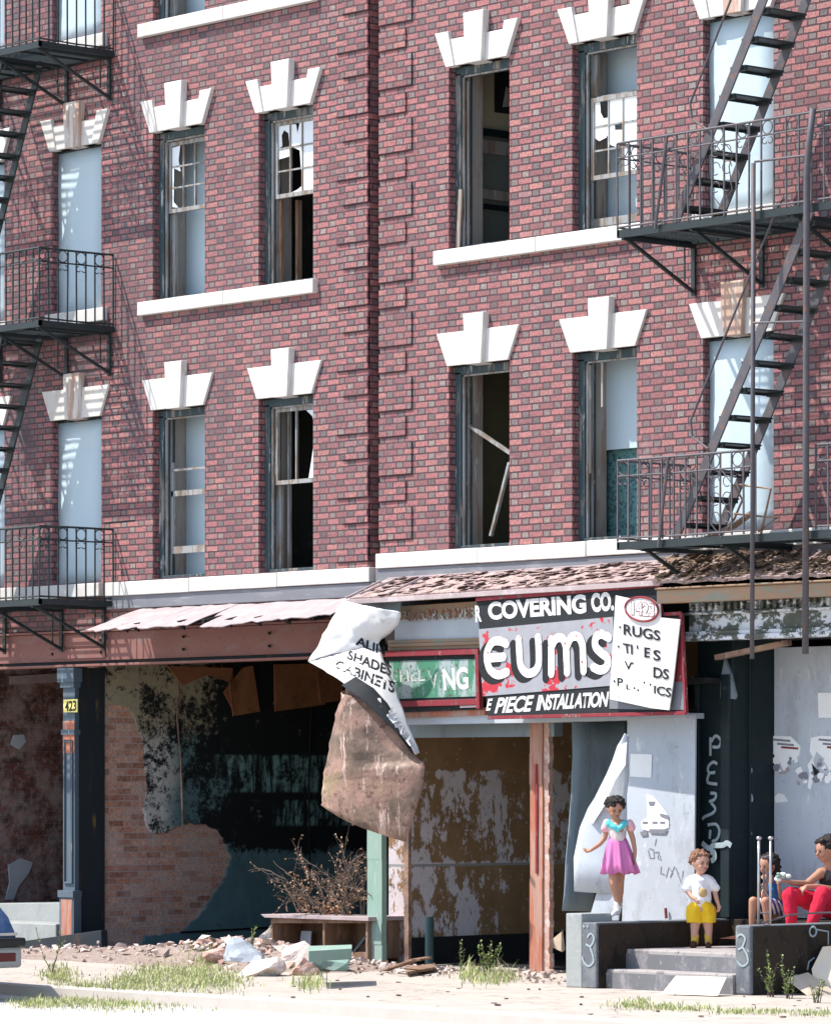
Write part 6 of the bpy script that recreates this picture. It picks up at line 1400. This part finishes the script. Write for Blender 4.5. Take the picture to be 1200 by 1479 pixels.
def weed(q, h, ns, label, seed, lw=.018, z=0.):
    r_ = random.Random(seed); p = atZ(q[0], q[1], z); root = thing('weed', label, 'weed', tuple(p), 'weeds growing in the pavement'); st_ = MB(); lf_ = MB()
    for s_ in range(ns):
        a = r_.uniform(0, 6.28); d = V((math.cos(a)*.30, math.sin(a)*.30, 1)).normalized(); L = h*r_.uniform(.55, 1); pts = [p+V((r_.uniform(-.03, .03), r_.uniform(-.03, .03), 0))]
        for i in range(6): d = (d+V((r_.uniform(-.15, .15), r_.uniform(-.15, .15), .05))).normalized(); pts.append(pts[-1]+d*L/6)
        st_.tube(pts, .005, 5, .002)
        for i in range(int(L*90)):
            t = r_.uniform(.12, 1)*6; k = min(5, int(t)); o = pts[k].lerp(pts[k+1], t-k); e = V((r_.uniform(-1, 1), r_.uniform(-1, 1), r_.uniform(.0, .9))).normalized()*r_.uniform(.03, .065)*(1.3-t/8); w_ = e.cross(V((0, 0, 1))).normalized()*lw*.5
            lf_.add([o, o+e*.45+w_, o+e, o+e*.45-w_], [(0, 1, 2, 3)])
    st_.build('stem', 'twig', root); lf_.build('leaves', 'weed', root); return root
weed((75, 1408), .52, 3, 'tall straw coloured weed rising in front of the scorched plank', 1, .012)
weed((362, 1400), .50, 4, 'leafy weed standing at the left of the rubble heap', 2, .016)
weed((703, 1412), .42, 9, 'bushy weed before the doorway left of the orange post', 3, .02)
weed((668, 1404), .40, 3, 'spindly weed just right of the pipe stub', 4, .012)
weed((1112, 1441), .48, 5, 'yellow green weed against the right cheek wall', 5, .018)
weed((1138, 1443), .42, 6, 'weed between the brown and pale cardboard', 6, .018)
weed((1178, 1449), .25, 6, 'low weed at the foot of the standing cardboard', 7, .018)
weed((280, 1388), .16, 5, 'small weed at the edge of the rubble left of the heap', 8, .014)
weed((15, 1398), .22, 4, 'short weed behind the parked blue car', 9, .014)
# ------------------------------------------------------------------ parked car, only its rear corner in view
M['carblue'] = plain('dark_blue_car_paint', (.012, .065, .16), .15, 3, .25); M['carblue'].node_tree.nodes['Principled BSDF'].inputs['Coat Weight'].default_value = .6
M['carblack'] = plain('black_rubber', (.015, .015, .017), .2, 8, .5); M['carglass'] = plain('dark_car_glass', (.02, .03, .035), .1, 3, .08)
n = N('red_tail_lens'); n.col((.10, .008, .012)); n.rough(.15); M['tail'] = n.m; M['bumper'] = plain('grey_bumper', (.30, .30, .30), .15, 6, .4)
cy0 = -7.35; cy1 = -5.75      # street side, kerb side
xr = at(33, 1400, cy1+.06).x; ZB = -.11
car = thing('parked_car', 'dark blue car at the kerb with only its rear corner in the photo', 'car', (xr-2.2, (cy0+cy1)/2, ZB))
prof = [(0, .34), (.02, .62), (-.10, .78), (-.42, 1.00), (-.75, 1.03), (-1.35, 1.38), (-2.5, 1.40), (-3.1, 1.02), (-4.2, .92), (-4.45, .70), (-4.45, .32)]
def carshell(scale_y):
    g = MB(); m_ = len(prof); Ys = [(cy0+cy1)/2+(cy1-cy0)/2*k for k in (-1, -.97, -.8, 0, .8, .97, 1)]; ins = [.06, .015, 0, -.01, 0, .015, .06]
    vs_ = []
    for Y_, i_ in zip(Ys, ins):
        for x, z in prof: 
            tum = .16 if z > 1.05 else 0; yy = Y_+(((cy0+cy1)/2-Y_)*tum); vs_.append((xr+x-i_*(1 if x > -2 else -1), yy, ZB+z-i_*.5))
    g.add(vs_, [(i*m_+j, (i+1)*m_+j, (i+1)*m_+j+1, i*m_+j+1) for i in range(6) for j in range(m_-1)])
    g.add(vs_[:m_], [tuple(range(m_))]); g.add(vs_[-m_:], [tuple(range(m_-1, -1, -1))])
    return g
co = carshell(1).build('body', 'carblue', car, smooth=True); mm = co.modifiers.new('b', 'BEVEL'); mm.width = .03; mm.segments = 3; mm.limit_method = 'ANGLE'
g = MB(); yk = lambda t: cy0+(cy1-cy0)*t
g.prism([(xr-.80, yk(.08), ZB+1.05), (xr-.80, yk(.92), ZB+1.05), (xr-1.33, yk(.86), ZB+1.375), (xr-1.33, yk(.14), ZB+1.375)], (.012, 0, .012)); g.build('rear_window', 'carglass', car)
for Y_ in (cy0, cy1):
    s_ = 1 if Y_ == cy1 else -1; g = MB(); g.prism([(xr-1.0, Y_-.02*s_, ZB+1.07), (xr-1.45, Y_-.12*s_, ZB+1.33), (xr-2.45, Y_-.12*s_, ZB+1.34), (xr-2.9, Y_-.02*s_, ZB+1.07)], (0, .012*s_, 0)); g.build('side_window', 'carglass', car)
g = MB(); g.box((xr-.06, cy0+.02, ZB+.50), (xr+.10, cy1+.03, ZB+.58)); g.build('bumper_strip', 'carblack', car, bevel=.02)
g = MB(); g.box((xr-.10, cy0+.02, ZB+.30), (xr+.05, cy1+.02, ZB+.495)); g.build('bumper', 'bumper', car, bevel=.03)
for s_ in (0, 1):
    ya = cy1-.42 if s_ else cy0+.02; g = MB(); g.box((xr+.045, ya+.03, ZB+.36), (xr+.058, ya+.36, ZB+.44)); o = g.build('tail_light', 'tail', car, bevel=.006)
g = MB(); g.box((xr-.01, cy1-.02, ZB+.60), (xr+.03, cy1-.5, ZB+.625)); g.build('trim_strip', 'chrome', car)
for X_ in (xr-.85, xr-3.6):
    for Y_ in (cy0+.10, cy1-.10):
        g = MB(); g.ring((X_, Y_, ZB+.30), .21, .09, 'xz', 24); w_ = g.build('wheel', 'carblack', car, smooth=True); g = MB(); g.tube([(X_, Y_-.06, ZB+.30), (X_, Y_+.06, ZB+.30)], .17, 20); g.build('rim', 'chrome', w_)
